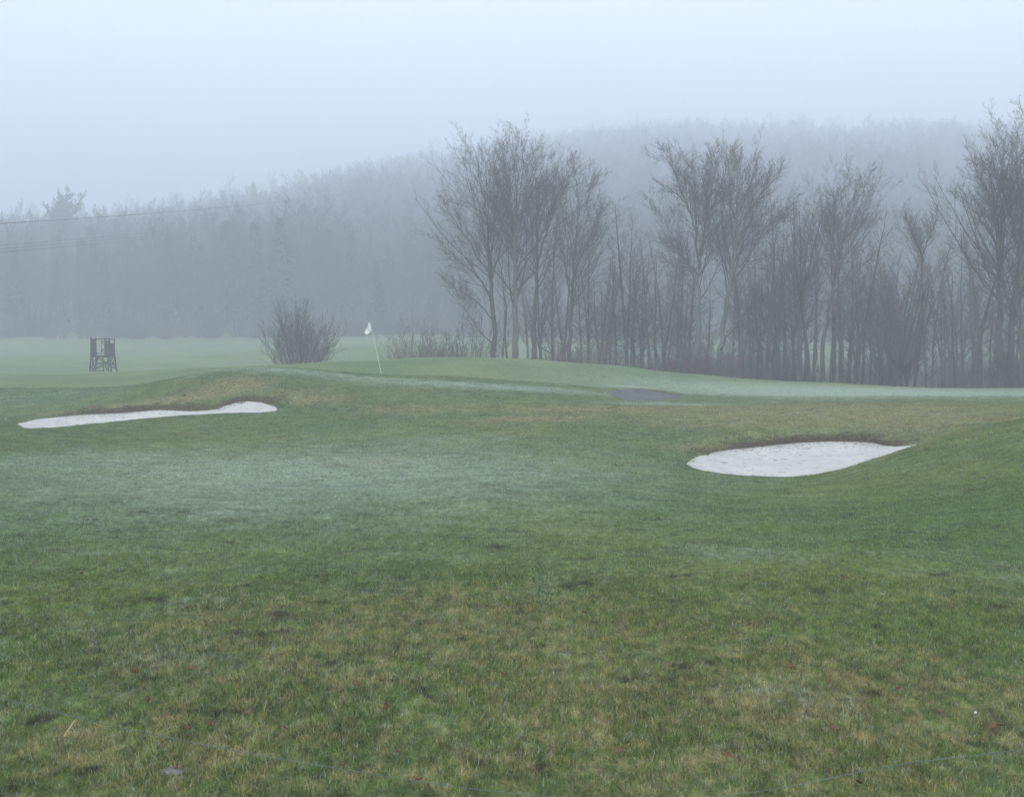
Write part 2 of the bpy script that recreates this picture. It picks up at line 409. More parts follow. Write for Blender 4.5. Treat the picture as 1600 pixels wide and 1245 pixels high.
M_LEAF = simple_mat('dead_leaf', (.105, .058, .034), (.165, .088, .045), 30.0, .75, .3, (1, 1, 1), .002)
M_LEAF2 = simple_mat('dark_dead_leaf', (.070, .034, .022), (.12, .058, .034), 30.0, .75, .3, (1, 1, 1), .002)
M_STONE = simple_mat('flat_stone', (.10, .098, .10), (.19, .185, .185), 22.0, .9, .6, (1, 1, 1), .006)
M_STRAW = simple_mat('straw', (.50, .36, .20), (.40, .28, .14), 40.0, .7, 0)
M_PEBBLE = simple_mat('white_pebble', (.75, .75, .72), (.6, .6, .58), 40.0, .7, .2)
M_CONCRETE = simple_mat('clay_clod', (.06, .05, .04), (.10, .085, .065), 12.0, .9, .5)

# ------------------------------------------------------------------ ground sheet
ny, nx = GX.shape
idx = np.arange(nx * ny).reshape(ny, nx)
faces = np.stack([idx[:-1, :-1].ravel(), idx[:-1, 1:].ravel(), idx[1:, 1:].ravel(), idx[1:, :-1].ravel()], 1)
WOOD = sstep(-3, 4, GY - np.interp(GX / np.maximum(GY, 1), [-.6, -.4, -.2, 0, .2, .42, .6], [215, 212, 206, 198, 198, 198, 200])) * (GY > 100)
WOOD = np.maximum(WOOD, .75 * sstep(74, 80, GY) * (1 - sstep(96, 108, GY)) * sstep(-.06, .03, GX / np.maximum(GY, 1)))
SOIL = np.maximum(SOIL, np.maximum(WOOD, .6 * zone(GX, GY, 530, 730, 26, 2)))
ground = mesh_from('ground', np.stack([GX, GY, GZ], -1).reshape(-1, 3), faces, M_TURF)
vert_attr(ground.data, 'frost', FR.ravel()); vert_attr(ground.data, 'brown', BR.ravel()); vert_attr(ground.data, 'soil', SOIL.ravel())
tag(ground, 'rolling golf course turf with frost patches, hollow and raised green', kind='structure')
print('ground', nx, ny, 'z', GZ.min(), GZ.max())

# ------------------------------------------------------------------ bunkers
for b in BUNKERS:
    poly = b['poly'].copy(); bmk = back_mask(b, poly[:, 0], poly[:, 1])
    c = b['cen']; dirs = poly - c; dirs /= np.linalg.norm(dirs, axis=1)[:, None] + 1e-9
    poly = poly + dirs * 0.03 + np.random.normal(0, .018, poly.shape) * (.4 + bmk[:, None])
    gx, gy = np.meshgrid(np.arange(poly[:, 0].min(), poly[:, 0].max(), .09), np.arange(poly[:, 1].min(), poly[:, 1].max(), .09))
    gx = gx + np.random.uniform(-.02, .02, gx.shape); gy = gy + np.random.uniform(-.02, .02, gy.shape)
    d = sdist(poly, gx, gy); s = d > .05
    pts = [Vector(p) for p in poly] + [Vector((x, y)) for x, y in zip(gx[s], gy[s])]
    n = len(poly)
    v2, e2, f2, *_ = delaunay_2d_cdt(pts, [(i, (i + 1) % n) for i in range(n)], [list(range(n))], 1, 1e-6)
    vx = np.array([v.x for v in v2]); vy = np.array([v.y for v in v2])
    dd = np.maximum(sdist(poly, vx, vy), 0)
    vz = base_h(vx, vy) + .010 - .14 * sstep(0, 1.0, dd) + .05 * (lattice(vx, vy, .55, 21) - .5) * sstep(0, .4, dd) + .02 * (lattice(vx, vy, .2, 22) - .5) * sstep(0, .3, dd)
    o = mesh_from(b['name'], np.stack([vx, vy, vz], 1), [list(f) for f in f2], M_SAND if b['sand'] == 'bright' else M_SAND2)
    vert_attr(o.data, 'rim', np.exp(-dd / .35) * (.25 + .75 * back_mask(b, vx, vy - .5)))
    if sum(p.normal.z for p in o.data.polygons) < 0: o.data.flip_normals()
    tag(o, b['label'], 'bunker', 'sand bunkers of the golf course', 'structure')

# ------------------------------------------------------------------ grass
def clump(name, nb, rad, h, wdt, bend, lean):
    rs = np.random.RandomState(hash(name) % 1000 if False else sum(map(ord, name)))
    ang = rs.uniform(0, 6.283, nb); rr = rad * np.sqrt(rs.uniform(0, 1, nb))
    bx, by = rr * np.cos(ang), rr * np.sin(ang)
    hh = h * rs.uniform(.45, 1.25, nb); yaw = rs.uniform(0, 6.283, nb); ln = rs.uniform(0, 6.283, nb); la = lean * rs.uniform(.2, 1.3, nb)
    wx, wy = np.cos(yaw) * wdt * rs.uniform(.6, 1.3, nb), np.sin(yaw) * wdt * rs.uniform(.6, 1.3, nb)
    lx, ly = np.cos(ln) * np.sin(la), np.sin(ln) * np.sin(la); lz = np.cos(la)
    z0 = -0.015
    V = []; Fc = []
    p0 = np.stack([bx - wx, by - wy, np.full(nb, z0)], 1); p1 = np.stack([bx + wx, by + wy, np.full(nb, z0)], 1)
    if bend:
        m0 = np.stack([bx - wx * .8 + lx * hh * .5, by - wy * .8 + ly * hh * .5, hh * .6 * lz], 1)
        m1 = np.stack([bx + wx * .8 + lx * hh * .5, by + wy * .8 + ly * hh * .5, hh * .6 * lz], 1)
        tp = np.stack([bx + lx * hh * 1.3, by + ly * hh * 1.3, hh * lz], 1)
        V = np.stack([p0, p1, m0, m1, tp], 1).reshape(-1, 3); k = np.arange(nb)[:, None] * 5
        Fc = np.concatenate([k + [0, 1, 3], k + [0, 3, 2], k + [2, 3, 4]]); nvb = 5
    else:
        tp = np.stack([bx + lx * hh, by + ly * hh, hh * lz], 1)
        V = np.stack([p0, p1, tp], 1).reshape(-1, 3); k = np.arange(nb)[:, None] * 3; Fc = k + [0, 1, 2]; nvb = 3
    o = mesh_from(name, V, Fc, M_BLADE, smooth=False, linkit=False)
    vert_attr(o.data, 'tint', np.repeat(rs.uniform(0, 1, nb), nvb)); vert_attr(o.data, 'rime', np.repeat(rs.uniform(0, 1, nb), nvb))
    return o
def instancer(name, protos, pts, nrm_rot, scale, attrs, mat=None):
    coll = bpy.data.collections.new(name + '_kinds')
    for p in protos: coll.objects.link(p)
    me = bpy.data.meshes.new(name); me.vertices.add(len(pts)); me.vertices.foreach_set('co', np.asarray(pts, np.float32).ravel())
    for k, v in attrs.items(): vert_attr(me, k, v)
    vert_attr(me, 'size', scale)
    ra = me.attributes.new('turn', 'FLOAT_VECTOR', 'POINT'); ra.data.foreach_set('vector', np.asarray(nrm_rot, np.float32).ravel())
    me.update(); o = bpy.data.objects.new(name, me); link(o)
    g = bpy.data.node_groups.new(name + '_scatter', 'GeometryNodeTree')
    g.interface.new_socket('Geometry', in_out='INPUT', socket_type='NodeSocketGeometry'); g.interface.new_socket('Geometry', in_out='OUTPUT', socket_type='NodeSocketGeometry')
    gi = g.nodes.new('NodeGroupInput'); go = g.nodes.new('NodeGroupOutput')
    ci = g.nodes.new('GeometryNodeCollectionInfo'); ci.inputs['Collection'].default_value = coll
    ci.inputs['Separate Children'].default_value = True; ci.inputs['Reset Children'].default_value = True
    ip = g.nodes.new('GeometryNodeInstanceOnPoints'); ip.inputs['Pick Instance'].default_value = True
    na = g.nodes.new('GeometryNodeInputNamedAttribute'); na.data_type = 'FLOAT_VECTOR'; na.inputs[0].default_value = 'turn'
    ns = g.nodes.new('GeometryNodeInputNamedAttribute'); ns.data_type = 'FLOAT'; ns.inputs[0].default_value = 'size'
    g.links.new(gi.outputs[0], ip.inputs['Points']); g.links.new(ci.outputs[0], ip.inputs['Instance'])
    g.links.new(na.outputs[0], ip.inputs['Rotation']); g.links.new(ns.outputs[0], ip.inputs['Scale']); g.links.new(ip.outputs[0], go.inputs[0])
    md = o.modifiers.new('scatter', 'NODES'); md.node_group = g
    return o
def scatter_turf(name, y0, y1, dens, protos, half=.52):
    rs = np.random.RandomState(int(y0 * 7) + 3)
    area_w = 2 * (half * y1 + 1.5); n = int(area_w * (y1 - y0) * dens)
    sp_ = 1 / math.sqrt(dens); X, Y = np.meshgrid(np.arange(-area_w / 2, area_w / 2, sp_), np.arange(y0, y1, sp_)); X, Y = X.ravel(), Y.ravel()
    X = X + rs.uniform(-.5, .5, X.size) * sp_; Y = Y + rs.uniform(-.5, .5, Y.size) * sp_
    k = np.abs(X) < half * Y + 1.5; X, Y = X[k], Y[k]
    Z, so2, ins = detail(X, Y, True)
    k = (ins < -0.03) & (so2 < .55 + .4 * rs.rand(len(X))); X, Y, Z, so2 = X[k], Y[k], Z[k], so2[k]
    e = .12; zx = (detail(X + e, Y) - detail(X - e, Y)) / (2 * e); zy = (detail(X, Y + e) - detail(X, Y - e)) / (2 * e)
    zx, zy = np.clip(zx, -.6, .6), np.clip(zy, -.6, .6)
    fr, br = masks(X, Y)
    rot = np.stack([np.arctan(zy), -np.arctan(zx), rs.uniform(0, 6.28, len(X))], 1)   # tilt with the slope
    # spin first, then tilt: XYZ order euler applies X, Y, Z in turn, so spin is folded in by choosing the tilt in the spun frame
    sp = rot[:, 2]; tx = zy * np.cos(sp) - zx * np.sin(sp); ty = -(zy * np.sin(sp) + zx * np.cos(sp))
    rot = np.stack([np.arctan(tx), np.arctan(ty), sp], 1)
    return np.stack([X, Y, Z], 1), rot, rs.uniform(.75, 1.2, len(X)) * (.88 + .3 * lattice(X, Y, .8, 31)), dict(frost=fr + rs.normal(0, .10, len(X)), brown=br + rs.normal(0, .12, len(X)), soil=so2 * .6, tone=rs.rand(len(X)))
near = [clump('grass_clump_near%d' % i, 620, .18, .026, .0012, True, 1.1) for i in range(5)]
mid = [clump('grass_clump_mid%d' % i, 380, .20, .030, .0024, False, 1.0) for i in range(4)]
far_ = [clump('grass_clump_distant%d' % i, 170, .22, .034, .0050, False, .95) for i in range(4)]
for nm, y0, y1, dens, pr in (('grass', 3.2, 9.0, 34, near), ('grass', 9.0, 20.0, 22, mid), ('grass', 20.0, 52.0, 16, far_)):
    pts, rot, scl, at_ = scatter_turf(nm, y0, y1, dens, pr)
    if y0 == 20.0:
        rf = np.random.RandomState(12)
        for b in BUNKERS[:2]:
            pl = b['poly']; bmk = back_mask(b, pl[:, 0], pl[:, 1] + .1); dr = pl - b['cen']; dr /= np.linalg.norm(dr, axis=1)[:, None] + 1e-9
            q = np.repeat(np.where(bmk > .3)[0], 3); k_ = rf.rand(len(q)) < .33; q = q[k_]
            P2 = pl[q] + dr[q] * rf.uniform(.10, .30, len(q))[:, None] + rf.normal(0, .04, (len(q), 2)); z2 = detail(P2[:, 0], P2[:, 1])
            pts = np.concatenate([pts, np.stack([P2[:, 0], P2[:, 1], z2], 1)]); n2_ = len(q)
            rot = np.concatenate([rot, np.stack([rf.normal(0, .2, n2_), rf.normal(0, .2, n2_), rf.uniform(0, 6.28, n2_)], 1)]); scl = np.concatenate([scl, rf.uniform(.5, 1.3, n2_)])
            for kk, vv in (('frost', rf.uniform(0, .2, n2_)), ('brown', rf.uniform(.7, 1.2, n2_)), ('soil', rf.uniform(.5, 1, n2_)), ('tone', rf.rand(n2_))): at_[kk] = np.concatenate([at_[kk], vv])
    g_o = instancer(nm, pr, pts, rot, scl, at_)
    tag(g_o, {3.2: 'short frosty olive grass in the foreground', 9.0: 'short green and frosted grass of the hollow', 20.0: 'short turf on the banks and the raised green'}[y0], 'grass', kind='stuff')
    print(nm, len(pts))

# ------------------------------------------------------------------ bare trees
class Tubes:
    def __init__(s): s.V = []; s.F = []; s.n = 0
    def tube(s, pts, rad, sides):
        pts = np.asarray(pts, float); m = len(pts)
        tan = np.gradient(pts, axis=0); tan /= np.linalg.norm(tan, axis=1)[:, None] + 1e-9
        ref = np.array([1.0, 0, 0]) if abs(tan[0][0]) < .8 else np.array([0, 1.0, 0])
        u = np.cross(tan, ref); u /= np.linalg.norm(u, axis=1)[:, None] + 1e-9; v = np.cross(tan, u)
        a = np.arange(sides) * 2 * math.pi / sides
        ring = pts[:, None] + np.asarray(rad)[:, None, None] * (np.cos(a)[None, :, None] * u[:, None] + np.sin(a)[None, :, None] * v[:, None])
        s.V.append(ring.reshape(-1, 3))
        i = np.arange(m - 1)[:, None] * sides; j = np.arange(sides)[None]; j2 = (j + 1) % sides
        f = np.stack([i + j, i + j2, i + sides + j2, i + sides + j], -1).reshape(-1, 4) + s.n
        s.F.append(f); s.n += m * sides
    def build(s, name, mat, parent=None, linkit=True):
        if not s.V: return None
        return mesh_from(name, np.concatenate(s.V), np.concatenate(s.F), mat, parent, True, linkit)

def limb_path(rng, p, d, L, n, wob, trop):
    pts = [p]; d = d / np.linalg.norm(d); st = L / n
    for i in range(n):
        d = d + rng.normal(0, wob, 3) + np.array([0, 0, trop]); d /= np.linalg.norm(d)
        pts.append(pts[-1] + d * st)
    return np.array(pts)
def perp(rng, d):
    r = rng.normal(0, 1, 3); r -= d * r.dot(d); return r / (np.linalg.norm(r) + 1e-9)

def make_spray(seed, nb=9):
    rng = np.random.RandomState(seed); items = []
    main = limb_path(rng, np.zeros(3), np.array([0, 0, 1.0]), 1.0, 4, .045, .0); items.append((main, 1.0, .35))
    for k in range(nb):
        t = .15 + .8 * (k + rng.rand()) / nb; i = min(int(t * 4), 3); p = main[i] + (main[i + 1] - main[i]) * (t * 4 - i)
        a = rng.uniform(.35, .75); d = np.array([0, 0, math.cos(a)]) + perp(rng, np.array([0, 0, 1.0])) * math.sin(a)
        L = rng.uniform(.28, .55) * (1 - .5 * t); q = limb_path(rng, p, d, L, 2, .06, .05); items.append((q, .6, .3))
        for j in range(1):
            b = q[1] + (q[2] - q[1]) * rng.uniform(-.5, .8); dd = (q[2] - q[1]) / np.linalg.norm(q[2] - q[1]); aa = rng.uniform(.4, .9)
            dd = dd * math.cos(aa) + perp(rng, dd) * math.sin(aa); items.append((np.array([b, b + dd * L * rng.uniform(.3, .55)]), .42, .3))
    C = []; O = []; Fs = []; n = 0
    for pth, ra, rb in items:
        m = len(pth); tan = np.gradient(pth, axis=0); tan /= np.linalg.norm(tan, axis=1)[:, None]
        ref = np.array([1.0, 0, 0]) if abs(tan[0][0]) < .8 else np.array([0, 1.0, 0])
        u = np.cross(tan, ref); u /= np.linalg.norm(u, axis=1)[:, None]; v = np.cross(tan, u); a = np.arange(3) * 2.0944
        off = np.cos(a)[None, :, None] * u[:, None] + np.sin(a)[None, :, None] * v[:, None]
        rr_ = np.linspace(ra, rb, m)[:, None, None]
        O.append((off * rr_).reshape(-1, 3)); C.append(np.repeat(pth, 3, 0))
        i = np.arange(m - 1)[:, None] * 3; j = np.arange(3)[None]; j2 = (j + 1) % 3
        Fs.append(np.stack([i + j, i + j2, i + 3 + j2, i + 3 + j], -1).reshape(-1, 4) + n); n += m * 3
    return np.concatenate(C), np.concatenate(O), np.concatenate(Fs), n
SPRAYS = [make_spray(900 + i) for i in range(6)]
def add_spray(rng, T, p, d, L, r):
    C, O, Fs, n = SPRAYS[rng.randint(6)]
    d = d + np.array([0, 0, .25]); d = d / np.linalg.norm(d); x = perp(rng, d); x /= np.linalg.norm(x); y = np.cross(d, x)
    M = np.stack([x, y, d], 0)
    T.V.append(p + (C * L) @ M + (O * r) @ M); T.F.append(Fs + T.n); T.n += n

def branch_out(rng, path, rad, L, level, tubes, cfg, t0=.25):
    """side branches along a path, down to twigs"""
    n_c = cfg['n'][level]; ang = cfg['ang'][level]; ratio = cfg['ratio'][level]
    n_c = max(1, int(round(n_c * rng.uniform(.8, 1.2))))
    m = len(path) - 1; seglen = np.linalg.norm(path[1:] - path[:-1], axis=1).sum()
    for k in range(n_c):
        t = t0 + (1 - t0) * (k + rng.uniform(.1, .9)) / n_c
        fi = t * m; i = min(int(fi), m - 1); fr_ = fi - i
        p = path[i] * (1 - fr_) + path[i + 1] * fr_; d = path[i + 1] - path[i]; d = d / np.linalg.norm(d)
        r = rad[i] * (1 - fr_) + rad[i + 1] * fr_
        a = math.radians(rng.uniform(ang[0], ang[1]))
        dd = d * math.cos(a) + perp(rng, d) * math.sin(a)
        Lc = seglen * ratio * rng.uniform(.65, 1.25) * (1 - (.70 if level == 0 else .5) * (t - t0) / (1 - t0 + 1e-6))
        if Lc < .12: continue
        nseg = (6, 4, 3, 2, 2)[min(level, 4)]
        if level + 1 == len(cfg['n']):
            add_spray(rng, tubes[1], p, dd, Lc, max(min(r * .5, cfg['rmin'] * 1.1), cfg['rmin'] * .75)); continue
        pth = limb_path(rng, p, dd, Lc, nseg, cfg['wob'], cfg['trop'][level])
        rc = max(min(r * cfg['rr'][level], r * .85), cfg['rmin'])
        rd = np.linspace(rc, max(rc * .30, cfg['rmin'] * .75), nseg + 1)
        tubes[1 if level > 0 or cfg.get('allcrown') else 1].tube(pth, rd, 4 if level == 0 else 3)
        if level + 1 < len(cfg['n']): branch_out(rng, pth, rd, Lc, level + 1, tubes, cfg, cfg['t0'])

CFG_SLIM = dict(n=(40, 8), ang=((38, 66), (25, 55)), ratio=(.20, .42), rr=(.34, .5), trop=(.09, .05), wob=.11, rmin=.005, t0=.12)
CFG_POLE = dict(n=(32, 6), ang=((38, 70), (25, 55)), ratio=(.17, .5), rr=(.30, .5), trop=(.07, .05), wob=.12, rmin=.005, t0=.12)
CFG_LIMB = dict(n=(24, 10, 6), ang=((20, 48), (25, 50), (25, 50)), ratio=(.47, .40, .46), rr=(.34, .46, .6), trop=(.07, .07, .05), wob=.075, rmin=.0040, t0=.12)
CFG_FORK = dict(n=(18, 9), ang=((22, 50), (25, 50)), ratio=(.32, .42), rr=(.42, .5), trop=(.08, .08), wob=.09, rmin=.0045, t0=.12)

def tree_root(name, loc, tubes, bark, twig, rz=0.0):
    root = empty(name, loc, rz)
    tubes[0].build('trunk', bark, root); tubes[1].build('crown', twig, root)
    return root
def straight_tree(seed, H, r0, cfg, t0=.3, wob=.03, lean=(0, 0)):
    rng = np.random.RandomState(seed); T = (Tubes(), Tubes())
    pth = limb_path(rng, np.array([0, 0, -.4]), np.array([lean[0], lean[1], 1.0]), H + .4, 16, wob, .012)
    rd = r0 * (1 - np.linspace(0, 1, 17) ** 1.1) + .012; rd[0] *= 1.3
    T[0].tube(pth, rd, 8)
    branch_out(rng, pth, rd, H, 0, T, cfg, t0)
    return T
def forked_tree(seed, H, r0, nfork, fork_h, spread=.32, cfg=CFG_FORK):
    rng = np.random.RandomState(seed); T = (Tubes(), Tubes())
    hf = H * fork_h; pth = limb_path(rng, np.array([0, 0, -.4]), np.array([0, 0, 1.0]), hf + .4, 7, .03, .01)
    rd = np.linspace(r0 * 1.15, r0 * .85, 8); T[0].tube(pth, rd, 8)
    a0 = rng.uniform(0, 6.28)
    for k in range(nfork):
        a = a0 + k * 6.283 / nfork + rng.uniform(-.3, .3); s = spread * rng.uniform(.5, 1.3)
        L = (H - hf) * rng.uniform(.82, 1.08)
        p2 = limb_path(rng, pth[-1 - (k % 2)], np.array([math.cos(a) * s, math.sin(a) * s, 1.0]), L, 12, .055, .03)
        r2 = r0 * .55 * (1 - np.linspace(0, 1, 13)) ** 1.1 + .011; T[0].tube(p2, r2, 6)
        branch_out(rng, p2, r2, L, 0, T, cfg, .12)
    return T
def hero(seed, Y, base_px, stems, cfg, bark, twig, name='bare_tree'):
    """a tree whose main limbs are surveyed: each stem = (points (px, py, offset in distance), base radius)"""
    rng = np.random.RandomState(seed); T = (Tubes(), Tubes())
    bx = (base_px - CX) / F_PX * Y; bz = ground_z(bx, Y); org = np.array([bx, Y, bz])
    for pts, r0, t0, sub in stems:
        raw = []
        for q in pts:
            if q[1] is None: raw.append(np.array([0, 0, -.3]) + np.array([(q[0] - base_px) / F_PX * Y, q[2], 0]))
            else:
                p = at(q[0], q[1], Y + q[2]); p.z -= 1.0 * max(0, min(1, (340 - q[1]) / 110)); raw.append(np.array(p) - org)
        raw = np.array(raw); m = len(raw); tt = np.linspace(0, m - 1, (m - 1) * 4 + 1)
        # smooth resample
        path = np.stack([np.interp(tt, range(m), raw[:, k]) for k in range(3)], 1)
        for _ in range(3): path[1:-1] = (path[:-2] + 2 * path[1:-1] + path[2:]) / 4
        path[1:-1] += rng.normal(0, .05, path[1:-1].shape)
        rd = r0 * (.84 if r0 > .18 else .52) * (1 - np.linspace(0, 1, len(path))) ** 1.25 + .008
        T[0].tube(path, rd, 8 if r0 > .1 else 5)
        c2 = dict(cfg); c2['n'] = (max(3, int(cfg['n'][0] * sub)),) + tuple(cfg['n'][1:])
        branch_out(rng, path, rd, 1, 0, T, c2, t0)
    return tree_root(name, tuple(org), T, bark, twig)

G_GROVE = 'bare trees of the grove behind the green'
# --- left clump: three heroes
h1 = hero(11, 78, 806, [
    ([(806, None, 0), (806, 540, 0), (805, 440, .2), (804, 360, 0), (808, 290, -.3), (818, 205, .3)], .30, .30, 1.3),
    ([(806, 400, 0), (812, 340, -.6), (826, 280, -1), (850, 222, -1.2)], .11, .10, 1.0),
    ([(804, 370, 0), (796, 300, 1), (788, 250, 1.3), (789, 203, 1.6)], .11, .10, 1.0),
    ([(806, 420, 0), (797, 380, 1), (780, 320, 1.5), (765, 240, 2)], .09, .10, .9),
    ([(807, 470, 0), (822, 430, .8), (832, 400, 1.2)], .06, .2, .6),
    ], CFG_LIMB, M_BARK_PALE, M_TWIG)
tag(h1, 'tallest bare tree of the clump beyond the flag, thick straight pale trunk', 'tree', G_GROVE)
h2 = hero(12, 79, 772, [
    ([(772, None, 0), (771, 520, 0), (768, 440, .2), (765, 400, .3), (762, 340, 0), (752, 280, .2), (738, 222, .4)], .22, .28, 1.2),
    ([(768, 440, 0), (752, 408, -.5), (728, 370, -1), (702, 330, -1.4), (690, 300, -1.6)], .09, .12, 1.0),
    ([(769, 470, 0), (748, 430, .4), (715, 405, .8), (682, 372, 1)], .08, .12, .9),
    ([(770, 500, 0), (745, 470, -.6), (712, 452, -1), (690, 430, -1.2)], .07, .15, .9),
    ([(771, 540, 0), (750, 520, .3), (720, 470, .5), (700, 420, .6)], .07, .15, .8),
    ([(791, None, .4), (792, 520, .4), (788, 440, .6), (780, 380, .6), (776, 320, .5)], .14, .35, .9),
    ], CFG_LIMB, M_BARK, M_TWIG)
tag(h2, 'bare tree at the open edge of the clump, long limbs sweeping out over the field', 'tree', G_GROVE)
h3 = hero(13, 80, 834, [
    ([(834, None, 0), (833, 520, 0), (838, 440, 0), (840, 400, 0), (838, 330, .3), (846, 250, .5)], .23, .35, .9),
    ([(839, 410, 0), (856, 350, -.4), (866, 300, -.6), (888, 262, -.8), (900, 228, -.8)], .14, .12, 1.3),
    ([(840, 430, 0), (830, 380, .7), (836, 310, 1), (842, 285, 1)], .08, .12, .9),
    ([(852, 370, -.3), (862, 300, .5), (872, 235, .9)], .07, .10, .9),
    ], CFG_LIMB, M_BARK, M_TWIG)
tag(h3, 'bare tree with a trunk forked into two upright stems, next to the tallest one', 'tree', G_GROVE)
h4 = hero(14, 77, 890, [
    ([(889, None, 0), (891, 520, 0), (893, 460, 0), (899, 400, 0), (903, 340, .2), (912, 290, .3)], .19, .30, 1.5),
    ([(895, 440, 0), (912, 390, -.5), (932, 350, -.8), (942, 318, -1)], .08, .12, 1.1),
    ([(893, 460, 0), (880, 400, .6), (872, 350, .8)], .07, .15, .9),
    ], CFG_LIMB, M_BARK, M_TWIG)
tag(h4, 'bare tree with a slightly bent trunk and rounded crown, ending the clump', 'tree', G_GROVE)
# --- the great tree and its leaning neighbour
h5 = hero(15, 77, 1090, [
    ([(1090, None, 0), (1090, 560, 0), (1091, 480, 0), (1092, 430, 0), (1094, 390, .2)], .36, .55, .3),
    ([(1093, 400, .1), (1102, 350, -.4), (1108, 300, -.5), (1112, 250, -.5), (1116, 210, -.6)], .17, .10, 1.5),
    ([(1092, 410, .1), (1084, 350, .8), (1068, 290, 1.2), (1050, 240, 1.5), (1040, 212, 1.6)], .16, .10, 1.5),
    ([(1091, 430, .1), (1075, 410, -.8), (1050, 385, -1.4), (1022, 370, -2)], .11, .12, 1.2),
    ([(1092, 430, .1), (1110, 400, 1), (1135, 360, 1.5), (1150, 320, 2)], .12, .10, 1.2),
    ([(1088, 350, .6), (1086, 290, .2), (1082, 215, 0)], .10, .10, 1.2),
    ([(1074, 310, 1), (1050, 290, 1.4), (1022, 262, 1.6)], .08, .12, 1.0),
    ([(1104, 340, 0), (1122, 290, 1.2), (1136, 240, 1.6), (1142, 208, 1.8)], .10, .10, 1.2),
    ([(1092, 450, .1), (1070, 405, .4), (1042, 350, .6), (1016, 300, .4)], .10, .12, 1.2),
    ([(1092, 420, .1), (1100, 370, -1.6), (1104, 320, -2.6), (1100, 280, -3)], .09, .12, 1.1),
    ([(1090, 470, 0), (1072, 440, 1), (1055, 415, 1.4), (1030, 400, 1.6)], .07, .2, .8),
    ], CFG_LIMB, M_BARK_PALE, M_TWIG)
tag(h5, 'largest tree of the grove, thick trunk and broad rounded bare crown', 'tree', G_GROVE)
h6 = hero(16, 76, 1124, [
    ([(1120, None, 0), (1124, 560, 0), (1132, 500, 0), (1140, 450, 0), (1148, 400, 0), (1152, 340, .2), (1155, 285, .3), (1158, 236, .4)], .27, .38, 1.4),
    ([(1148, 390, 0), (1165, 350, -.6), (1180, 310, -1), (1205, 270, -1.4), (1222, 240, -1.6)], .13, .10, 1.4),
    ([(1146, 410, 0), (1170, 380, .8), (1200, 350, 1.4), (1238, 330, 2)], .11, .10, 1.2),
    ([(1144, 430, 0), (1172, 395, -.6), (1206, 345, -1), (1240, 290, -1.3)], .10, .12, 1.2),
    ([(1152, 340, 0), (1168, 290, .8), (1184, 225, 1.2)], .10, .10, 1.2),
    ([(1125, 545, -.2), (1140, 515, -1), (1165, 490, -1.5), (1195, 472, -2), (1228, 446, -2.3)], .12, .25, .9),
    ([(1135, 520, -.8), (1160, 500, -1.6), (1190, 485, -2), (1220, 470, -2.2)], .06, .3, .7),
    ([(1122, 590, 0), (1140, 565, .5), (1160, 550, .8)], .05, .3, .5),
    ], CFG_LIMB, M_BARK_PALE, M_TWIG)
tag(h6, 'tall leaning bare tree with a low limb reaching sideways, beside the largest tree', 'tree', G_GROVE)
h7 = hero(17, 74, 1287, [
    ([(1284, None, 0), (1286, 560, 0), (1292, 500, 0), (1302, 440, 0), (1316, 390, 0), (1325, 340, .2), (1336, 288, .3)], .19, .42, 1.4),
    ([(1308, 420, 0), (1300, 370, -.5), (1302, 320, -.7), (1310, 292, -.8)], .09, .12, 1.2),
    ([(1318, 380, 0), (1340, 350, .6), (1358, 315, .9)], .08, .12, 1.2),
    ([(1276, None, .6), (1276, 540, .6), (1275, 460, .8), (1280, 400, .8), (1288, 340, .8)], .12, .4, 1.0),
    ], CFG_LIMB, M_BARK, M_TWIG)
tag(h7, 'bare tree leaning out to a fan shaped crown midway along the grove', 'tree', G_GROVE)
h8 = hero(18, 71, 1437, [
    ([(1430, None, 0), (1434, 560, 0), (1440, 500, 0), (1440, 440, 0), (1441, 400, .2), (1444, 370, .2)], .18, .45, 1.0),
    ([(1441, 410, 0), (1430, 380, -.5), (1420, 350, -.8), (1414, 332, -.9)], .08, .12, 1.0),
    ([(1441, 400, 0), (1452, 370, .5), (1462, 345, .6), (1464, 326, .7)], .08, .12, 1.0),
    ([(1436, 560, 0), (1446, 520, -.5), (1456, 480, -.8), (1462, 440, -1)], .08, .25, .8),
    ], CFG_LIMB, M_BARK, M_TWIG)
tag(h8, 'short bare tree with an open twisted crown beside the bushy stems', 'tree', G_GROVE)
h9 = hero(19, 68, 1563, [
    ([(1562, None, 0), (1563, 560, 0), (1562, 480, 0), (1560, 420, 0), (1566, 340, .2), (1572, 260, .3), (1580, 205, .4)], .30, .35, 1.5),
    ([(1561, 400, 0), (1545, 360, -.6), (1520, 320, -1.2), (1496, 285, -1.7)], .12, .10, 1.3),
    ([(1563, 380, 0), (1552, 320, .8), (1535, 260, 1.4), (1520, 225, 1.8)], .12, .10, 1.3),
    ([(1562, 440, 0), (1540, 420, .8), (1510, 400, 1.4), (1486, 380, 1.8)], .08, .2, 1.0),
    ([(1566, 350, 0), (1590, 300, -1), (1610, 250, -1.5)], .12, .10, 1.2),
    ([(1563, 450, 0), (1585, 420, 1), (1615, 400, 2)], .08, .2, 1.0),
    ], CFG_LIMB, M_BARK, M_TWIG)
tag(h9, 'thick dark trunk with a wide bare crown near the end of the grove', 'tree', G_GROVE)
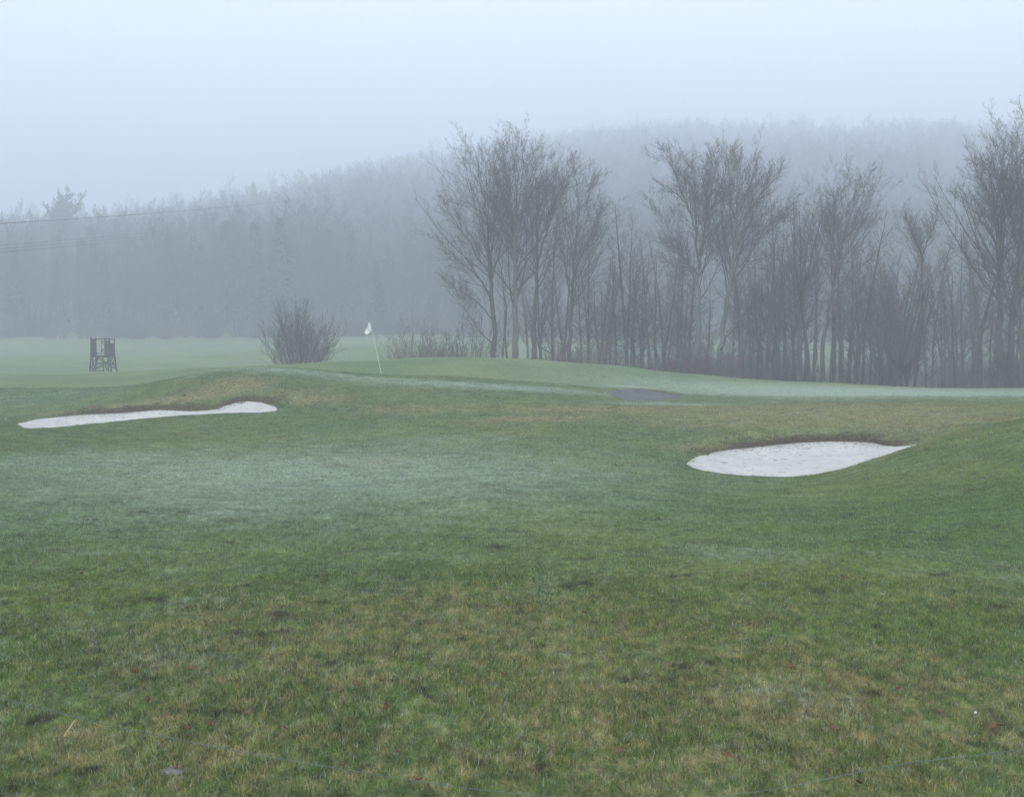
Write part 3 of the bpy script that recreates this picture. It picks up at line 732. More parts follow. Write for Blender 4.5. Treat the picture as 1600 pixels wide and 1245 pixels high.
h10 = hero(20, 66, 1600, [
    ([(1600, None, 0), (1598, 560, 0), (1594, 480, 0), (1594, 400, 0), (1600, 300, .2), (1606, 170, .3)], .26, .30, 1.6),
    ([(1595, 400, 0), (1578, 330, -.8), (1566, 270, -1), (1556, 215, -1.2)], .13, .10, 1.3),
    ([(1598, 330, 0), (1588, 260, 1), (1590, 185, 1.4)], .12, .10, 1.3),
    ([(1600, 350, 0), (1625, 280, -1), (1650, 220, -1.6)], .12, .10, 1.3),
    ([(1596, 450, 0), (1570, 440, .6), (1540, 420, 1), (1510, 418, 1.2)], .07, .3, .8),
    ], CFG_LIMB, M_BARK, M_TWIG)
tag(h10, 'tallest tree at the end of the grove, its crown cut by the picture edge', 'tree', G_GROVE)

# --- slender trees: a few of each kind, then copies
def copy_tree(root, loc, rz, s):
    c = root.copy(); link(c); c.location = loc; c.rotation_euler = (0, 0, rz); c.scale = s
    for ch in [o for o in KIDS[root.name]]:
        d = ch.copy(); link(d); d.parent = c
    return c
KIDS = {}
def proto(T, bark, twig, H):
    root = tree_root('slender_tree', (0, 0, 0), T, bark, twig)
    KIDS[root.name] = [o for o in SC.objects if o.parent == root]
    return [root, H, False]
PROTO = {
 's': [proto(straight_tree(31, 12, .13, CFG_SLIM, .28), M_BARK, M_TWIG, 12), proto(straight_tree(32, 12, .15, CFG_SLIM, .35, .035), M_BARK, M_TWIG_TAN, 12),
       proto(straight_tree(33, 12, .12, CFG_SLIM, .22, .04), M_BARK, M_TWIG, 12)],
 'p': [proto(straight_tree(34, 9, .085, CFG_POLE, .35, .035), M_BARK, M_TWIG, 9), proto(straight_tree(35, 9, .075, CFG_POLE, .25, .045), M_BARK, M_TWIG_TAN, 9)],
 'f': [proto(forked_tree(36, 12, .16, 3, .35), M_BARK, M_TWIG, 12), proto(forked_tree(37, 12, .15, 4, .25, .24), M_BARK, M_TWIG, 12)],
 'b': [proto(forked_tree(38, 8, .13, 6, .06, .20, CFG_SLIM), M_BARK, M_TWIG_TAN, 8)],
}
# (column, top row, distance, kind, girth)
SL = [(845, 400, 84, 'p', 1), (862, 330, 86, 's', .9), (874, 380, 82, 'p', 1.1), (908, 420, 80, 'p', 1), (920, 400, 88, 's', .8), (935, 395, 83, 'f', .7),
      (945, 440, 79, 'p', 1), (953, 420, 86, 'p', 1), (965, 400, 84, 'p', 1.1), (979, 318, 80, 's', 1.1), (992, 400, 83, 'p', 1), (1004, 430, 88, 'p', 1),
      (1016, 372, 78, 's', 1.0), (1028, 400, 81, 'p', 1.2), (1040, 440, 86, 'p', 1), (1053, 400, 84, 'p', 1), (1064, 430, 79, 'p', 1), (1076, 390, 82, 'p', 1.2), (1104, 440, 86, 'p', 1.1),
      (1150, 430, 84, 'p', 1), (1162, 330, 76, 's', 1.1), (1175, 380, 79, 'p', 1), (1184, 400, 84, 'p', 1), (1196, 340, 81, 's', .9), (1205, 390, 75, 's', 1.1), (1218, 300, 78, 's', .8),
      (1226, 400, 83, 'p', 1), (1238, 320, 80, 's', .9), (1250, 290, 76, 'f', 1.0), (1260, 400, 84, 'p', 1), (1266, 330, 79, 's', .9), (1296, 400, 82, 'p', 1), (1304, 360, 77, 'p', 1.2),
      (1317, 350, 73, 's', 1.0), (1326, 390, 80, 'p', 1.1), (1337, 330, 75, 's', 1.0), (1348, 370, 78, 'f', .7), (1362, 420, 81, 'p', 1), (1380, 420, 72, 'f', .9),
      (1392, 440, 79, 'p', 1), (1403, 378, 70, 'b', 1.0), (1418, 392, 72, 'b', .9), (1452, 420, 80, 'p', 1), (1478, 440, 84, 'p', .9), (1497, 420, 74, 'p', 1.1),
      (1521, 345, 69, 's', 1.35), (1510, 400, 80, 'p', 1), (1547, 430, 72, 'p', 1), (1536, 390, 78, 's', .9), (1572, 330, 73, 's', 1.2), (1584, 260, 70, 'f', 1.1)]
ORD = ['first', 'second', 'third', 'fourth', 'fifth', 'sixth', 'seventh', 'eighth', 'ninth', 'tenth', 'eleventh', 'twelfth', 'thirteenth', 'fourteenth', 'fifteenth', 'sixteenth', 'seventeenth', 'eighteenth', 'nineteenth', 'twentieth'] + ['twenty-' + q for q in ('first', 'second', 'third', 'fourth', 'fifth', 'sixth')]
MARKS = [(890, 'the tree with the bent trunk'), (1090, 'the largest trunk'), (1124, 'the tree with the low limb'), (1287, 'the fan crowned leaning tree'), (1437, 'the twisted crown tree'), (1563, 'the thick dark trunk')]
KW = {'s': 'slender straight bare tree', 'p': 'thin bare sapling', 'f': 'bare tree forked low', 'b': 'bushy many stemmed tree'}
rr2 = random.Random(77)
for c0, c1, n_, tp in ((905, 1075, 9, (330, 400)), (1160, 1290, 7, (330, 390)), (1310, 1400, 6, (350, 420)), (1455, 1600, 13, (350, 430)), (1000, 1080, 5, (380, 430)), (1130, 1230, 6, (370, 430)), (1340, 1450, 6, (370, 430)), (780, 900, 4, (380, 430))):
    for i in range(n_): SL.append((c0 + (c1 - c0) * (i + rr2.random()) / n_, rr2.uniform(*tp), rr2.uniform(83, 93), rr2.choice('sssf'), rr2.uniform(.7, .95)))
cnt = {}
rngp = random.Random(8)
for c, top, Y, kd, gth in sorted(SL):
    lst = PROTO[kd]; pr = lst[rngp.randrange(len(lst))]
    free = [q for q in lst if not q[2]]
    if free: pr = free[0]
    x = (c - CX) / F_PX * Y; z = ground_z(x, Y); H = at(c, top, Y).z - z; s = H / pr[1]
    sx = s * gth * (1.0 if kd != 'p' else 1.15)
    rz = rngp.uniform(0, 6.28)
    if not pr[2]:
        o = pr[0]; o.location = (x, Y, z); o.rotation_euler = (0, 0, rz); o.scale = (sx, sx, s); pr[2] = True
    else: o = copy_tree(pr[0], (x, Y, z), rz, (sx, sx, s))
    before = [m for m in MARKS if m[0] < c]
    if before: key = ('beyond', before[-1][1])
    else: key = ('between the two-stemmed tree and', 'the bent trunk')
    k = (kd, key); cnt[k] = cnt.get(k, 0) + 1
    txt = (ORD[cnt[k] - 1] + ' ' + KW[kd] + ' right of ' + key[1]) if before else ORD[cnt[k] - 1] + ' ' + KW[kd] + ' before the bent trunk'
    tag(o, txt, 'tree', 'slender trees filling the grove')

# ivy-clad trunk
def leaf_cloud(rng, n, fn, size):
    V = []; 
    for i in range(n):
        c = fn(rng); a = rng.normal(0, 1, 3); a /= np.linalg.norm(a); b = perp(rng, a); s = size * rng.uniform(.6, 1.4)
        V += [c + a * s, c - a * s * .5 + b * s * .8, c - a * s * .5 - b * s * .8]
    return np.array(V), np.arange(n * 3).reshape(-1, 3)

# ------------------------------------------------------------------ shrubs
def shrub_tubes(seed, w_, h, n, cfg_n=(7, 4), upright=.5, r=.022, base=.25):
    rng = np.random.RandomState(seed); T = Tubes(); TT = (T, T)
    cfg = dict(n=cfg_n, ang=((18, 42), (22, 48)), ratio=(.42, .45), rr=(.6, .65), trop=(.08, .06), wob=.10, rmin=.0055, t0=.15)
    for i in range(n):
        a = rng.uniform(0, 6.283); q = rng.uniform(0, 1) ** .6
        sp = q * (w_ / 2) / h / max(upright, .05)
        st = np.array([math.cos(a) * q * base, math.sin(a) * q * base, -.1])
        L = h * (1.05 - .50 * q) * rng.uniform(.75, 1.05) * (1 + .25 * q)
        pth = limb_path(rng, st, np.array([math.cos(a) * sp, math.sin(a) * sp, 1.0]), L, 7, .07, .06)
        rd = np.linspace(r * rng.uniform(.7, 1.2), .006, 8); T.tube(pth, rd, 4)
        branch_out(rng, pth, rd, L, 0, TT, cfg, .2)
    return T
def put_shrub(T, px, Y, mat, label, group=None, name='bare_shrub', s=1, dz=0):
    x = (px - CX) / F_PX * Y; o = T.build(name, mat); o.location = (x, Y, ground_z(x, Y) + dz); o.scale = (s, s, s)
    return tag(o, label, 'shrub', group)
put_shrub(shrub_tubes(51, 4.4, 5.7, 80, (8, 4), .6, .014, .9), 470, 82, M_TWIG, 'large rounded bare shrub standing alone on the rim of the field')
GS = 'shrubs along the foot of the grove'
TP = shrub_tubes(52, 4.2, 4.3, 50, (7, 4), .6, .014, 1.2)
put_shrub(TP, 655, 80, M_TWIG_TAN, 'pale brown bare shrub at the open end of the grove, nearest the flagstick', GS)
put_shrub(shrub_tubes(53, 5.0, 3.8, 45, (7, 4), .6, .014, 1.2), 700, 83, M_TWIG_TAN, 'wide pale shrub with arching stems beneath the sweeping limbs', GS)
put_shrub(shrub_tubes(54, 4.5, 4.0, 30, (7, 4), .5, .02, 1.0), 735, 77, M_TWIG, 'dark bare shrub leaning out below the first trunk of the grove', GS)
SH = [(868, 76, 2.6, 'r', 'dense reddish shrub at the foot of the bent trunk'), (925, 75, 3.0, 't', 'rusty brown shrub just past the bent trunk'),
      (1000, 78, 2.2, 't', 'low tan shrub among thin saplings short of the largest trunk'), (1075, 74, 2.6, 'r', 'reddish shrub in front of the largest trunk'),
      (1110, 73.5, 2.8, 'r', 'reddish brown shrub between the largest trunk and the leaning one'), (1160, 76, 2.2, 't', 'low shrub under the long sideways limb'),
      (1230, 78, 2.6, 'd', 'dark low shrub among the close stems past the leaning tree'), (1370, 73, 3.6, 'd', 'dark twiggy shrub wrapped round a forked stem'),
      (1410, 70, 4.4, 'd', 'tall dark brush packed round the bushy stems'), (1470, 76, 3.0, 't', 'pale brown scrub in the gap after the twisted crown tree'),
      (1540, 75, 2.8, 't', 'brown scrub between the last thick trunks'), (1590, 67, 2.8, 'd', 'dark shrub at the very end of the grove')]
MM = {'r': M_TWIG_RED, 't': M_TWIG_TAN, 'd': M_TWIG}
for i, (c, Y, h, k, lb) in enumerate(SH):
    put_shrub(shrub_tubes(60 + i, h * 1.2, h, 34, (6, 4), .5, .016, .9), c, Y, MM[k], lb, GS)

# ------------------------------------------------------------------ hillside forest
def small_tree(seed, H, kind):
    rng = np.random.RandomState(seed); T = (Tubes(), Tubes())
    if kind == 'bare':
        cfg = dict(n=(30, 4), ang=((28, 60), (30, 50)), ratio=(.33, .5), rr=(.35, .6), trop=(.06, .05), wob=.10, rmin=.026, t0=.12)
        pth = limb_path(rng, np.array([0, 0, -1.0]), np.array([0, 0, 1.0]), H + 1, 8, .04, .01)
        rd = np.linspace(.15, .03, 9); T[1].tube(pth, rd, 5); branch_out(rng, pth, rd, H, 0, T, cfg, .28)
        return T[1].build('forest_tree_bare', M_TWIG, None, False)
    pth = limb_path(rng, np.array([0, 0, -1.0]), np.array([0, 0, 1.0]), H + 1, 6, .02, .0)
    T[1].tube(pth, np.linspace(.2, .03, 7), 5); tr = T[1]
    V = [v for v in tr.V]; Fq = tr.F
    lv = []
    n = 900
    for i in range(n):
        t = rng.uniform(.12, 1) ; r = (1 - t) * H * .19 * rng.uniform(.3, 1.1) + .15; a = rng.uniform(0, 6.283)
        c = np.array([math.cos(a) * r, math.sin(a) * r, t * H - r * .35]); out = np.array([math.cos(a), math.sin(a), -.35]); s = .42
        b = np.array([-math.sin(a), math.cos(a), rng.uniform(-.4, .4)])
        lv.append((c - b * s * .6, c + out * s * 1.2, c + b * s * .6, c - out * s * .3))
    lv = np.array(lv).reshape(-1, 3)
    n0 = tr.n; F2 = np.arange(len(lv)).reshape(-1, 4) + n0
    return mesh_from('forest_tree_conifer', np.concatenate(V + [lv]), np.concatenate(Fq + [F2]), M_CONIFER, None, False, False)
forest_kinds = [small_tree(71, 15, 'bare'), small_tree(72, 15, 'bare'), small_tree(73, 15, 'bare'), small_tree(74, 15, 'bare'), small_tree(76, 13, 'bare'), small_tree(77, 16, 'bare'), small_tree(78, 12, 'bare'), small_tree(79, 15, 'bare'), small_tree(75, 14, 'conifer')]
rs = np.random.RandomState(5)
def edge_Y(a):  # where the wood begins, by bearing
    return np.interp(a, [-.6, -.4, -.2, 0, .2, .42, .6], [215, 212, 206, 198, 198, 198, 200])
N = 38000
Y = rs.uniform(195, 1030, N); X = rs.uniform(-.62, .62, N) * Y
k = (np.abs(X / Y) < .68) & (Y > edge_Y(X / Y) + rs.uniform(0, 6, N)) & (rs.rand(N) < np.interp(Y, [200, 330, 500, 860], [.8, 1, 1, .8]))
X, Y = X[k], Y[k]; Z = base_h(X, Y)
# no trees far beyond the skyline
ska = np.interp(X / Y, [(h_[0] - 800) / F_PX for h_ in HILL], [h_[2] + 25 for h_ in HILL])
k = Y < ska; X, Y, Z = X[k], Y[k], Z[k]
rot = np.stack([np.zeros(len(X)), np.zeros(len(X)), rs.uniform(0, 6.28, len(X))], 1)
forest = instancer('forest', forest_kinds, np.stack([X, Y, Z - .2], 1), rot, rs.uniform(.65, 1.2, len(X)) * (.8 + .4 * lattice(X, Y, 18, 3)) * (.85 + .3 * lattice(X, Y, 70, 6)) * np.interp(Y, [400, 900], [1, 1.25]), {})
tag(forest, 'misty hillside wood fading into the fog behind the field', 'forest', kind='stuff')
print('forest', len(X))
# brush along the foot of the wood
bk = [shrub_tubes(81, 5, 4, 30, (5, 3), .5, .06, 1.5).build('brush_kind_tan', M_TWIG_TAN, None, False), shrub_tubes(82, 5, 5, 30, (5, 3), .5, .06, 1.5).build('brush_kind_dark', M_TWIG, None, False)]
n = 420; a = rs.uniform(-.6, .6, n); Y = edge_Y(a) - rs.uniform(0, 9, n); X = a * Y; Z = base_h(X, Y)
brush = instancer('undergrowth', bk, np.stack([X, Y, Z - .1], 1), np.stack([a * 0, a * 0, rs.uniform(0, 6.28, n)], 1), rs.uniform(.4, 1.05, n), {})
tag(brush, 'low brown brush along the foot of the hillside wood', 'brush', kind='stuff')
gk = [shrub_tubes(84, 4, 5, 26, (7, 4), .45, .016, 1.0).build('brushwood_kind_dark', M_TWIG, None, False), shrub_tubes(85, 4, 4, 26, (7, 4), .45, .014, 1.0).build('brushwood_kind_red', M_TWIG_RED, None, False),
      shrub_tubes(86, 4, 4, 26, (7, 4), .45, .014, 1.0).build('brushwood_kind_tan', M_TWIG_TAN, None, False)]
n = 85; c = rs.uniform(830, 1700, n); Y = rs.uniform(85, 99, n); X = (c - CX) / F_PX * Y
Z = base_h(X, Y); sz_ = rs.uniform(.4, 1.1, n) * np.interp(c, [830, 950, 1250, 1450, 1700], [.7, 1.1, 1.1, .8, .8])
bw = instancer('brushwood', gk, np.stack([X, Y, Z - .1], 1), np.stack([X * 0, X * 0, rs.uniform(0, 6.28, n)], 1), sz_, {})
tag(bw, 'tangle of bare purplish brushwood between and behind the grove trunks', 'brushwood', kind='stuff')
# the lone round-crowned tree that rises over the wood
T = forked_tree(91, 19, .28, 9, .45, .55, dict(n=(18, 9), ang=((28, 58), (25, 50)), ratio=(.38, .48), rr=(.55, .6), trop=(.04, .05), wob=.11, rmin=.045, t0=.12))
x, Y = (100 - 800) / F_PX * 290, 290; zt = at(100, 294, 290).z
o = tree_root('round_crowned_tree', (x, Y, zt - 19), T, M_BARK, M_TWIG)
o.location.z = max(zt - 19.0, float(base_h(x, Y)[0]) - .5)
tag(o, 'round crowned tree standing above the misty wood, over the timber stand', 'tree')

# ------------------------------------------------------------------ timber lookout stand
def box_mesh(name, dims, loc, parent, mat, rot=(0, 0, 0), bevel=.006):
    import bmesh
    bm = bmesh.new(); bmesh.ops.create_cube(bm, size=1)
    for v in bm.verts: v.co = Vector((v.co.x * dims[0], v.co.y * dims[1], v.co.z * dims[2]))
    if bevel: bmesh.ops.bevel(bm, geom=bm.edges[:], offset=bevel, segments=1, affect='EDGES')
    me = bpy.data.meshes.new(name); bm.to_mesh(me); bm.free(); me.materials.append(mat)
    o = bpy.data.objects.new(name, me); link(o, parent); o.location = loc; o.rotation_euler = rot; return o
def poles(name, segs, parent, mat, sides=7):
    T = Tubes()
    for a, b, r in segs: T.tube([a, b], [r, r * .9], sides)
    # cap ends
    V = np.concatenate(T.V); F = [list(map(int, f)) for f in np.concatenate(T.F)]; n = 0
    for _ in segs: F.append(list(range(n, n + sides))[::-1]); F.append(list(range(n + sides, n + 2 * sides))); n += 2 * sides
    return mesh_from(name, V, F, mat, parent, False)
SY = 93.0; sx_ = (161 - 800) / F_PX * SY; sz = at(161, 579.5, SY).z
st = empty('lookout_stand', (sx_, SY, sz), 0.05)
st.scale = (.80, .85, 1)
tag(st, 'weathered timber lookout stand with ladder and cross-braced railing on the field', 'stand')
HT, PL, W2, D2 = 2.5, 1.12, .86, .80
for sx in (-1, 1):
    for sy in (-1, 1):
        tx, ty = sx * W2, sy * D2
        poles('leg', [((tx * 1.18, ty * 1.18, -.35), (tx, ty, PL), .075)], st, M_TIMBER)
        poles('corner_post', [((tx, ty, PL), (tx, ty, HT + (.06 if sx < 0 else 0)), .05)], st, M_TIMBER)
        if sy < 0:
            poles('leg', [((tx * .86, ty * 1.05, -.3), (tx * .80, ty, PL), .06)], st, M_TIMBER)
poles('door_post', [((-.40, -D2, PL), (-.40, -D2, HT - .03), .04)], st, M_TIMBER)
poles('door_post', [((.42, -D2, PL), (.42, -D2, HT), .04)], st, M_TIMBER)
box_mesh('platform', (2 * W2 + .1, 2 * D2 + .1, .12), (0, 0, PL - .02), st, M_TIMBER)
def boards(name, x0, x1, z0, z1, y, n):
    import bmesh
    bm = bmesh.new(); hgt = (z1 - z0) / n
    for i in range(n):
        m = bmesh.ops.create_cube(bm, size=1)
        for v in m['verts']: v.co = Vector(((x0 + x1) / 2 + v.co.x * (x1 - x0), y + v.co.y * .025 , z0 + (i + .5) * hgt + v.co.z * (hgt - .012)))
    me = bpy.data.meshes.new(name); bm.to_mesh(me); bm.free(); me.materials.append(M_TIMBER)
    o = bpy.data.objects.new(name, me); link(o, st); return o
boards('board_panel', -W2 + .04, -.42, PL + .05, HT - .08, -D2 + .02, 9)
boards('board_panel', .45, W2 - .04, PL + .05, HT - .22, -D2 + .02, 8)
for sx in (-1, 1):
    q = boards('side_panel', -D2 + .05, D2 - .05, PL + .05, PL + .95, 0, 7); q.rotation_euler = (0, 0, R(90)); q.location = (sx * (W2 - .01), 0, 0)
poles('top_rail', [((-W2 - .05, -D2 - .05, HT - .1), (W2 + .05, -D2 - .05, HT - .13), .038)], st, M_TIMBER)
poles('top_rail', [((-W2 - .05, D2, HT - .12), (W2 + .05, D2, HT - .12), .036)], st, M_TIMBER)
poles('cross_brace', [((-.34, D2, 1.5), (.42, D2, 2.15), .028), ((-.34, D2 + .05, 2.15), (.42, D2 + .05, 1.5), .028), ((-.40, D2, 1.46), (.46, D2, 1.46), .03),
      ((-.40, D2, 2.2), (.46, D2, 2.2), .03), ((-.36, D2, 1.4), (-.36, D2, 2.25), .03), ((.44, D2, 1.4), (.44, D2, 2.25), .03), ((-W2, D2, 1.30), (W2, D2, 1.30), .03)], st, M_TIMBER)
ld = [((-.44, -1.35, -.1), (-.22, -.84, PL), .05), ((.44, -1.35, -.1), (.26, -.84, PL), .05)]
for i in range(4):
    t = .12 + i * .24; ld.append(((-.47 + .22 * t, -1.37 + .5 * t, -.1 + (PL + .1) * t), (.47 - .2 * t, -1.37 + .5 * t, -.1 + (PL + .1) * t), .028))
poles('ladder', ld, st, M_TIMBER)
for sx in (-1, 1):
    poles('side_brace', [((sx * W2 * 1.1, -D2, .15), (sx * W2, D2, PL - .1), .04), ((sx * W2 * 1.1, D2, .15), (sx * W2, -D2, PL - .1), .04)], st, M_TIMBER)
poles('rear_brace', [((-W2, D2 + .05, .15), (W2, D2 + .05, PL - .1), .045), ((W2, D2 + .1, .15), (-W2, D2 + .1, PL - .1), .045), ((-W2 * 1.1, D2 + .07, .5), (W2 * 1.1, D2 + .07, .5), .035)], st, M_TIMBER)
poles('leg_brace', [((-.60, -D2 - .12, .10), (-.15, -D2 - .03, PL - .05), .05), ((.62, -D2 - .12, .10), (.2, -D2 - .03, PL - .05), .05)], st, M_TIMBER)

# ------------------------------------------------------------------ flags
def golf_flag(base, top, lean_cloth, scale, label):
    root = empty('golf_flag', tuple(base)); tag(root, label, 'golf flag')
    d = Vector(top) - Vector(base)
    poles('flagstick', [((-d * .02), d, .016 * scale)], root, M_POLE, 8)
    # limp cloth: hangs from the upper stick, gathered in folds
    nu, nv = 14, 10; V = []; F = []
    L = d.length; hoist = .40 * scale
    for j in range(nv + 1):
        v = j / nv; hp = d * (1 - v * hoist / L)
        for i in range(nu + 1):
            u = i / nu
            x = -u * (.22 + .02 * v) * scale * lean_cloth - .02 * math.sin(u * 9 + v * 2)
            z = -(u ** 1.3) * (.50 - .34 * v * 0) * scale * (1 - .0 * v) * (.55 + .45 * (1 - v) * 0 + .45)
            z *= (1 - .45 * v)
            y = .045 * scale * math.sin(u * 11 + v * 3) * (.3 + u)
            V.append((hp.x + x, hp.y + y, hp.z + z))
    for j in range(nv):
        for i in range(nu): a = j * (nu + 1) + i; F.append([a, a + 1, a + nu + 2, a + nu + 1])
    o = mesh_from('cloth', V, F, M_CLOTH, root); md = o.modifiers.new('thickness', 'SOLIDIFY'); md.thickness = .004
    return root
fx, fy = on_ground(595.5, 583); fz = ground_z(fx, fy)
golf_flag((fx, fy, fz), tuple(at(578, 502.5, fy - .3)), 1.0, 1.0, 'white flag hanging limp on a thin leaning flagstick on the green')
bb = at(478, 545, 128); golf_flag((bb.x, 128, float(base_h(bb.x, 128)[0])), (bb.x - .15, 128, at(476, 516, 128).z), 1.4, .9, 'tiny distant white flag glimpsed through the lone rounded shrub')

# ------------------------------------------------------------------ overhead cables
def cable(p0, p1, sag, r, label, name='power_cable'):
    n = 40; pts = []
    for i in range(n + 1):
        t = i / n; q = p0.lerp(p1, t); pts.append((q.x, q.y, q.z - sag * 4 * t * (1 - t)))
    T = Tubes(); T.tube(pts, [r] * (n + 1), 5); o = T.build(name, M_CABLE)
    return tag(o, label, 'cable', 'overhead cables crossing the misty wood')
def cpx(a, b, sag, r, lb): return cable(at(*a), at(*b), sag, r, lb)
cpx((-330, 368, 95), (620, 290, 330), 1.2, .036, 'uppermost overhead cable, single line under the round crowned tree')
cpx((-330, 408, 100), (560, 322, 330), 1.0, .026, 'top line of the lower trio of overhead cables')
cpx((-330, 414, 99.6), (560, 326, 330), 1.0, .026, 'middle line of the lower trio of overhead cables')
cpx((-330, 420, 99.2), (560, 330, 330), 1.0, .026, 'bottom line of the lower trio of overhead cables')

# ------------------------------------------------------------------ fence wire close to the camera, with its posts out of frame
FYD = 2.05
def wpt(px, py, Y): return at(px, py, Y)
ctrlw = [(-1400, 700, 3.2), (-700, 905, 2.75), (0, 1090, 2.35), (200, 1140, 2.28), (400, 1179, 2.22), (730, 1233, 2.12), (1000, 1256, 2.06), (1200, 1236, 2.02), (1400, 1193, 2.0), (1600, 1171, 2.0), (2200, 1100, 2.0), (3000, 990, 2.0)]
wp = np.array([tuple(wpt(*c)) for c in ctrlw]); tt = np.linspace(0, len(wp) - 1, 121)
wpth = np.stack([np.interp(tt, range(len(wp)), wp[:, k]) for k in range(3)], 1)
for _ in range(12): wpth[1:-1] = (wpth[:-2] + 2 * wpth[1:-1] + wpth[2:]) / 4
T = Tubes(); T.tube(wpth, [.0006] * len(wpth), 5)
fence = empty('wire_fence', (float(wpth[0][0]), float(wpth[0][1]), 0)); fo = np.array(fence.location)
T.V = [v - fo for v in T.V]
T.build('wire', M_WIRE, fence)
for p in (wpth[0], wpth[-1]):
    poles('post', [(Vector((p[0], p[1], -.3)) - Vector(fo), Vector((p[0], p[1], p[2] + .12)) - Vector(fo), .045)], fence, M_TIMBER)
tag(fence, 'single slack fence wire hanging low across the near grass', 'fence')

# ------------------------------------------------------------------ litter on the near grass
def leaf_mesh(seed, mat):
    rng = np.random.RandomState(seed); n = 18; V = [(0, 0, 0)]
    for i in range(n):
        a = i / n * 6.283; r = .020 * (1 + .35 * abs(math.sin(a * 2.5 + seed)) + rng.uniform(-.12, .12)) * (1.2 if abs(math.sin(a)) < .4 else 1)
        x, y = r * math.cos(a) * 1.25, r * math.sin(a) * .85
        V.append((x, y, .9 * y * y * 25 * rng.uniform(.7, 1.2) + .25 * x * x * 20))
    V += [(.030, 0, .006), (.048, .004, .016), (.048, .0065, .016)]
    F = [[0, i + 1, (i + 1) % n + 1] for i in range(n)] + [[n + 1, n + 2, n + 3]]
    o = mesh_from('fallen_leaf', V, F, mat); md = o.modifiers.new('thickness', 'SOLIDIFY'); md.thickness = .0006; return o
lp = [leaf_mesh(1, M_LEAF), leaf_mesh(2, M_LEAF), leaf_mesh(3, M_LEAF2), leaf_mesh(4, M_LEAF2)]
used = [False] * 4
LV = [(57, 886, 1.3, 0, 'bright orange leaf alone on the green grass below the frosty hollow'), (22, 776, 1.2, 0, 'orange leaf at the far edge of the green slope, first of three'),
      (64, 767, 1.0, 0, 'small orange leaf, second of three on the green slope'), (73, 777, 1.0, 1, 'small orange leaf, third of three on the green slope'),
      (389, 1122, 1.2, 0, 'rust orange leaf standing upright above the slack fence wire'), (389, 897, 1.4, 1, 'pale rusty leaf on the frosty green grass'),
      (293, 1146, 1.0, 3, 'dark brown leaf touching the line of the slack wire'), (538, 1207, 1.2, 2, 'dark rust leaf beside the wire near the lower edge'),
      (1232, 1047, 1.4, 0, 'rust red leaf, one of two close together on the tan patch'), (1240, 1050, .9, 3, 'dark leaf close beside the rust red leaf on the tan patch'),
      (1297, 1067, 1.2, 1, 'rust leaf at the edge of the tan patch of grass'), (1551, 1140, 1.3, 0, 'rust red leaf near the white pebble, uppermost of three'),
      (1547, 1155, 1.2, 0, 'rust red leaf near the white pebble, middle of three'), (1536, 1165, 1.0, 1, 'rust red leaf near the white pebble, lowest of three'),
      (965, 1179, 1.3, 0, 'orange brown leaf near the middle of the lower foreground'), (1302, 1147, 1.2, 1, 'rust leaf on yellow tufts in the near foreground')]
rl = random.Random(21)
for i in range(44):
    px_ = rl.uniform(10, 1590); py_ = 780 + 455 * rl.random() ** .8
    LV.append((px_, py_, rl.uniform(.7, 1.15), rl.choice([1, 2, 3, 3, 2]), None))
BAND = [(0, 900, 'far edge of the leaf strewn grass'), (900, 1000, 'middle grass'), (1000, 1110, 'tan near grass'), (1110, 1300, 'grass along the fence wire')]
lc = {}
for c, r_, s, k, lb in sorted(LV, key=lambda q: q[0]):
    if lb is None:
        bn = [q[2] for q in BAND if q[0] <= r_ < q[1]][0]; kk = 'rusty' if k < 2 else 'dark brown'
        lc[(bn, kk)] = lc.get((bn, kk), 0) + 1
        lb = '%s small %s leaf from the left, %s' % (ORD[lc[(bn, kk)] - 1], kk, bn)
    s *= .52
    x, y = on_ground(c, r_, 3.0); z = ground_z(x, y) + .026 * (1 if y < 9 else 1.1)
    o = lp[k] if not used[k] else lp[k].copy()
    if used[k]: link(o)
    used[k] = True
    o.location = (x, y, z); o.rotation_euler = (rl.uniform(-.7, .7), rl.uniform(-.7, .7), rl.uniform(0, 6.28)); o.scale = (s, s, s)
    tag(o, lb or 'small curled brown leaf lying scattered in the short grass', 'leaf', 'fallen leaves scattered on the grass')
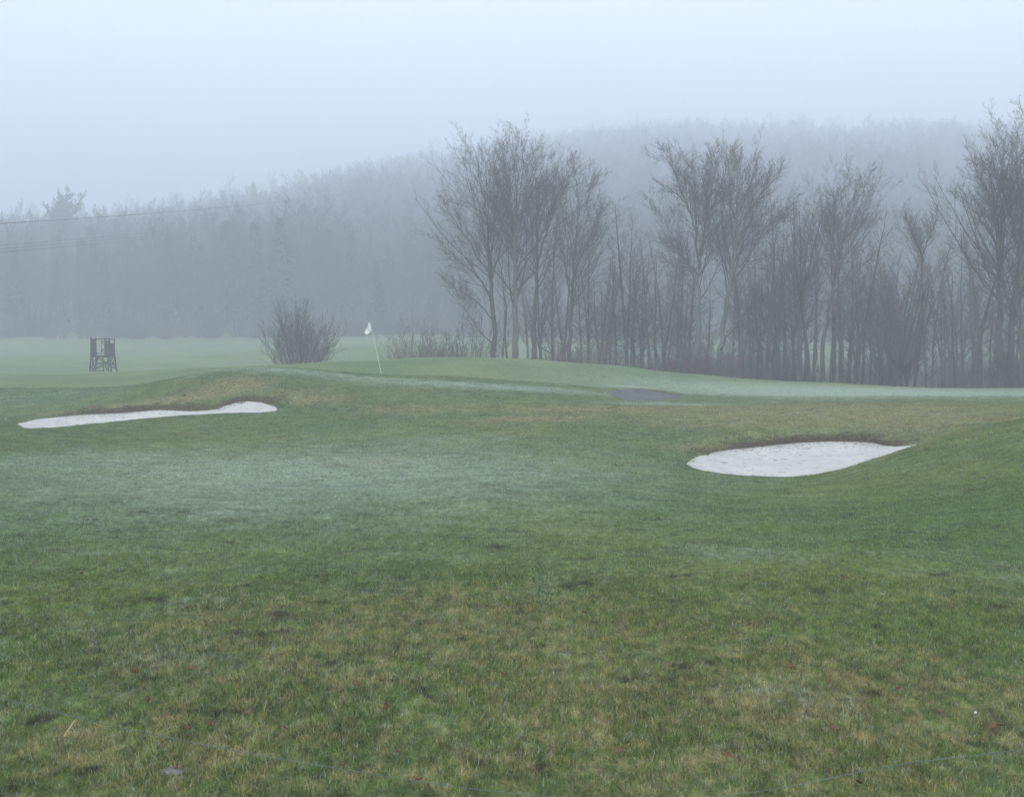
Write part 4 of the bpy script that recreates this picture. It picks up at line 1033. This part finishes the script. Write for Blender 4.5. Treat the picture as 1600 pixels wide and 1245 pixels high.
# flat stone
import bmesh
bm = bmesh.new(); bmesh.ops.create_icosphere(bm, subdivisions=4, radius=1)
rngs = np.random.RandomState(3)
for v in bm.verts:
    f = 1 + .16 * math.sin(v.co.x * 4 + 1) * math.cos(v.co.y * 3) + .10 * rngs.randn() * .5
    v.co = Vector((v.co.x * .046 * f, v.co.y * .036 * f, max(v.co.z, -.4) * .020 * (1 if v.co.z < .35 else .8)))
me = bpy.data.meshes.new('flat_stone'); bm.to_mesh(me); bm.free(); me.materials.append(M_STONE)
x, y = on_ground(270, 1207, 3.0); o = link(bpy.data.objects.new('flat_stone', me)); o.location = (x, y, ground_z(x, y) + .004)
tag(o, 'flat grey stone showing through the grass at the lower edge', 'stone')
x, y = on_ground(100, 1163, 3.0); x2, y2 = on_ground(118, 1150, 3.0)
o = poles('dry_stalk', [(Vector((0, 0, .0)), Vector((x2 - x, y2 - y, .035)), .0028)], None, M_STRAW, 6); o.location = (x, y, ground_z(x, y) + .032)
tag(o, 'pale dry straw stalk lying on the grass under the slack wire', 'stalk')
bm = bmesh.new(); bmesh.ops.create_icosphere(bm, subdivisions=2, radius=.006)
for v in bm.verts: v.co *= 1 + .12 * rngs.randn() * .6
me = bpy.data.meshes.new('white_pebble'); bm.to_mesh(me); bm.free(); me.materials.append(M_PEBBLE)
x, y = on_ground(1524, 1121, 3.0); o = link(bpy.data.objects.new('white_pebble', me)); o.location = (x, y, ground_z(x, y) + .03)
tag(o, 'tiny white pebble in the grass above the three rust red leaves', 'pebble')

# ------------------------------------------------------------------ haze
m, t = newmat('haze'); pv = nd(t, 'ShaderNodeVolumePrincipled', Density=HAZE_DENSITY, Anisotropy=0.0)
pv.inputs['Color'].default_value = (.80, .870, 1.0, 1)
out = nd(t, 'ShaderNodeOutputMaterial'); t.links.new(pv.outputs[0], out.inputs['Volume'])
zlo = float(GZ.min()) - 1.0; zhi = 168.0
V = [(x, y, z) for x in (-720, 720) for y in (-330, 1330) for z in (zlo, zhi)]
F = [[0, 1, 3, 2], [4, 6, 7, 5], [0, 4, 5, 1], [2, 3, 7, 6], [0, 2, 6, 4], [1, 5, 7, 3]]
hz = mesh_from('haze', V, F, m, None, False); tag(hz, kind='stuff')
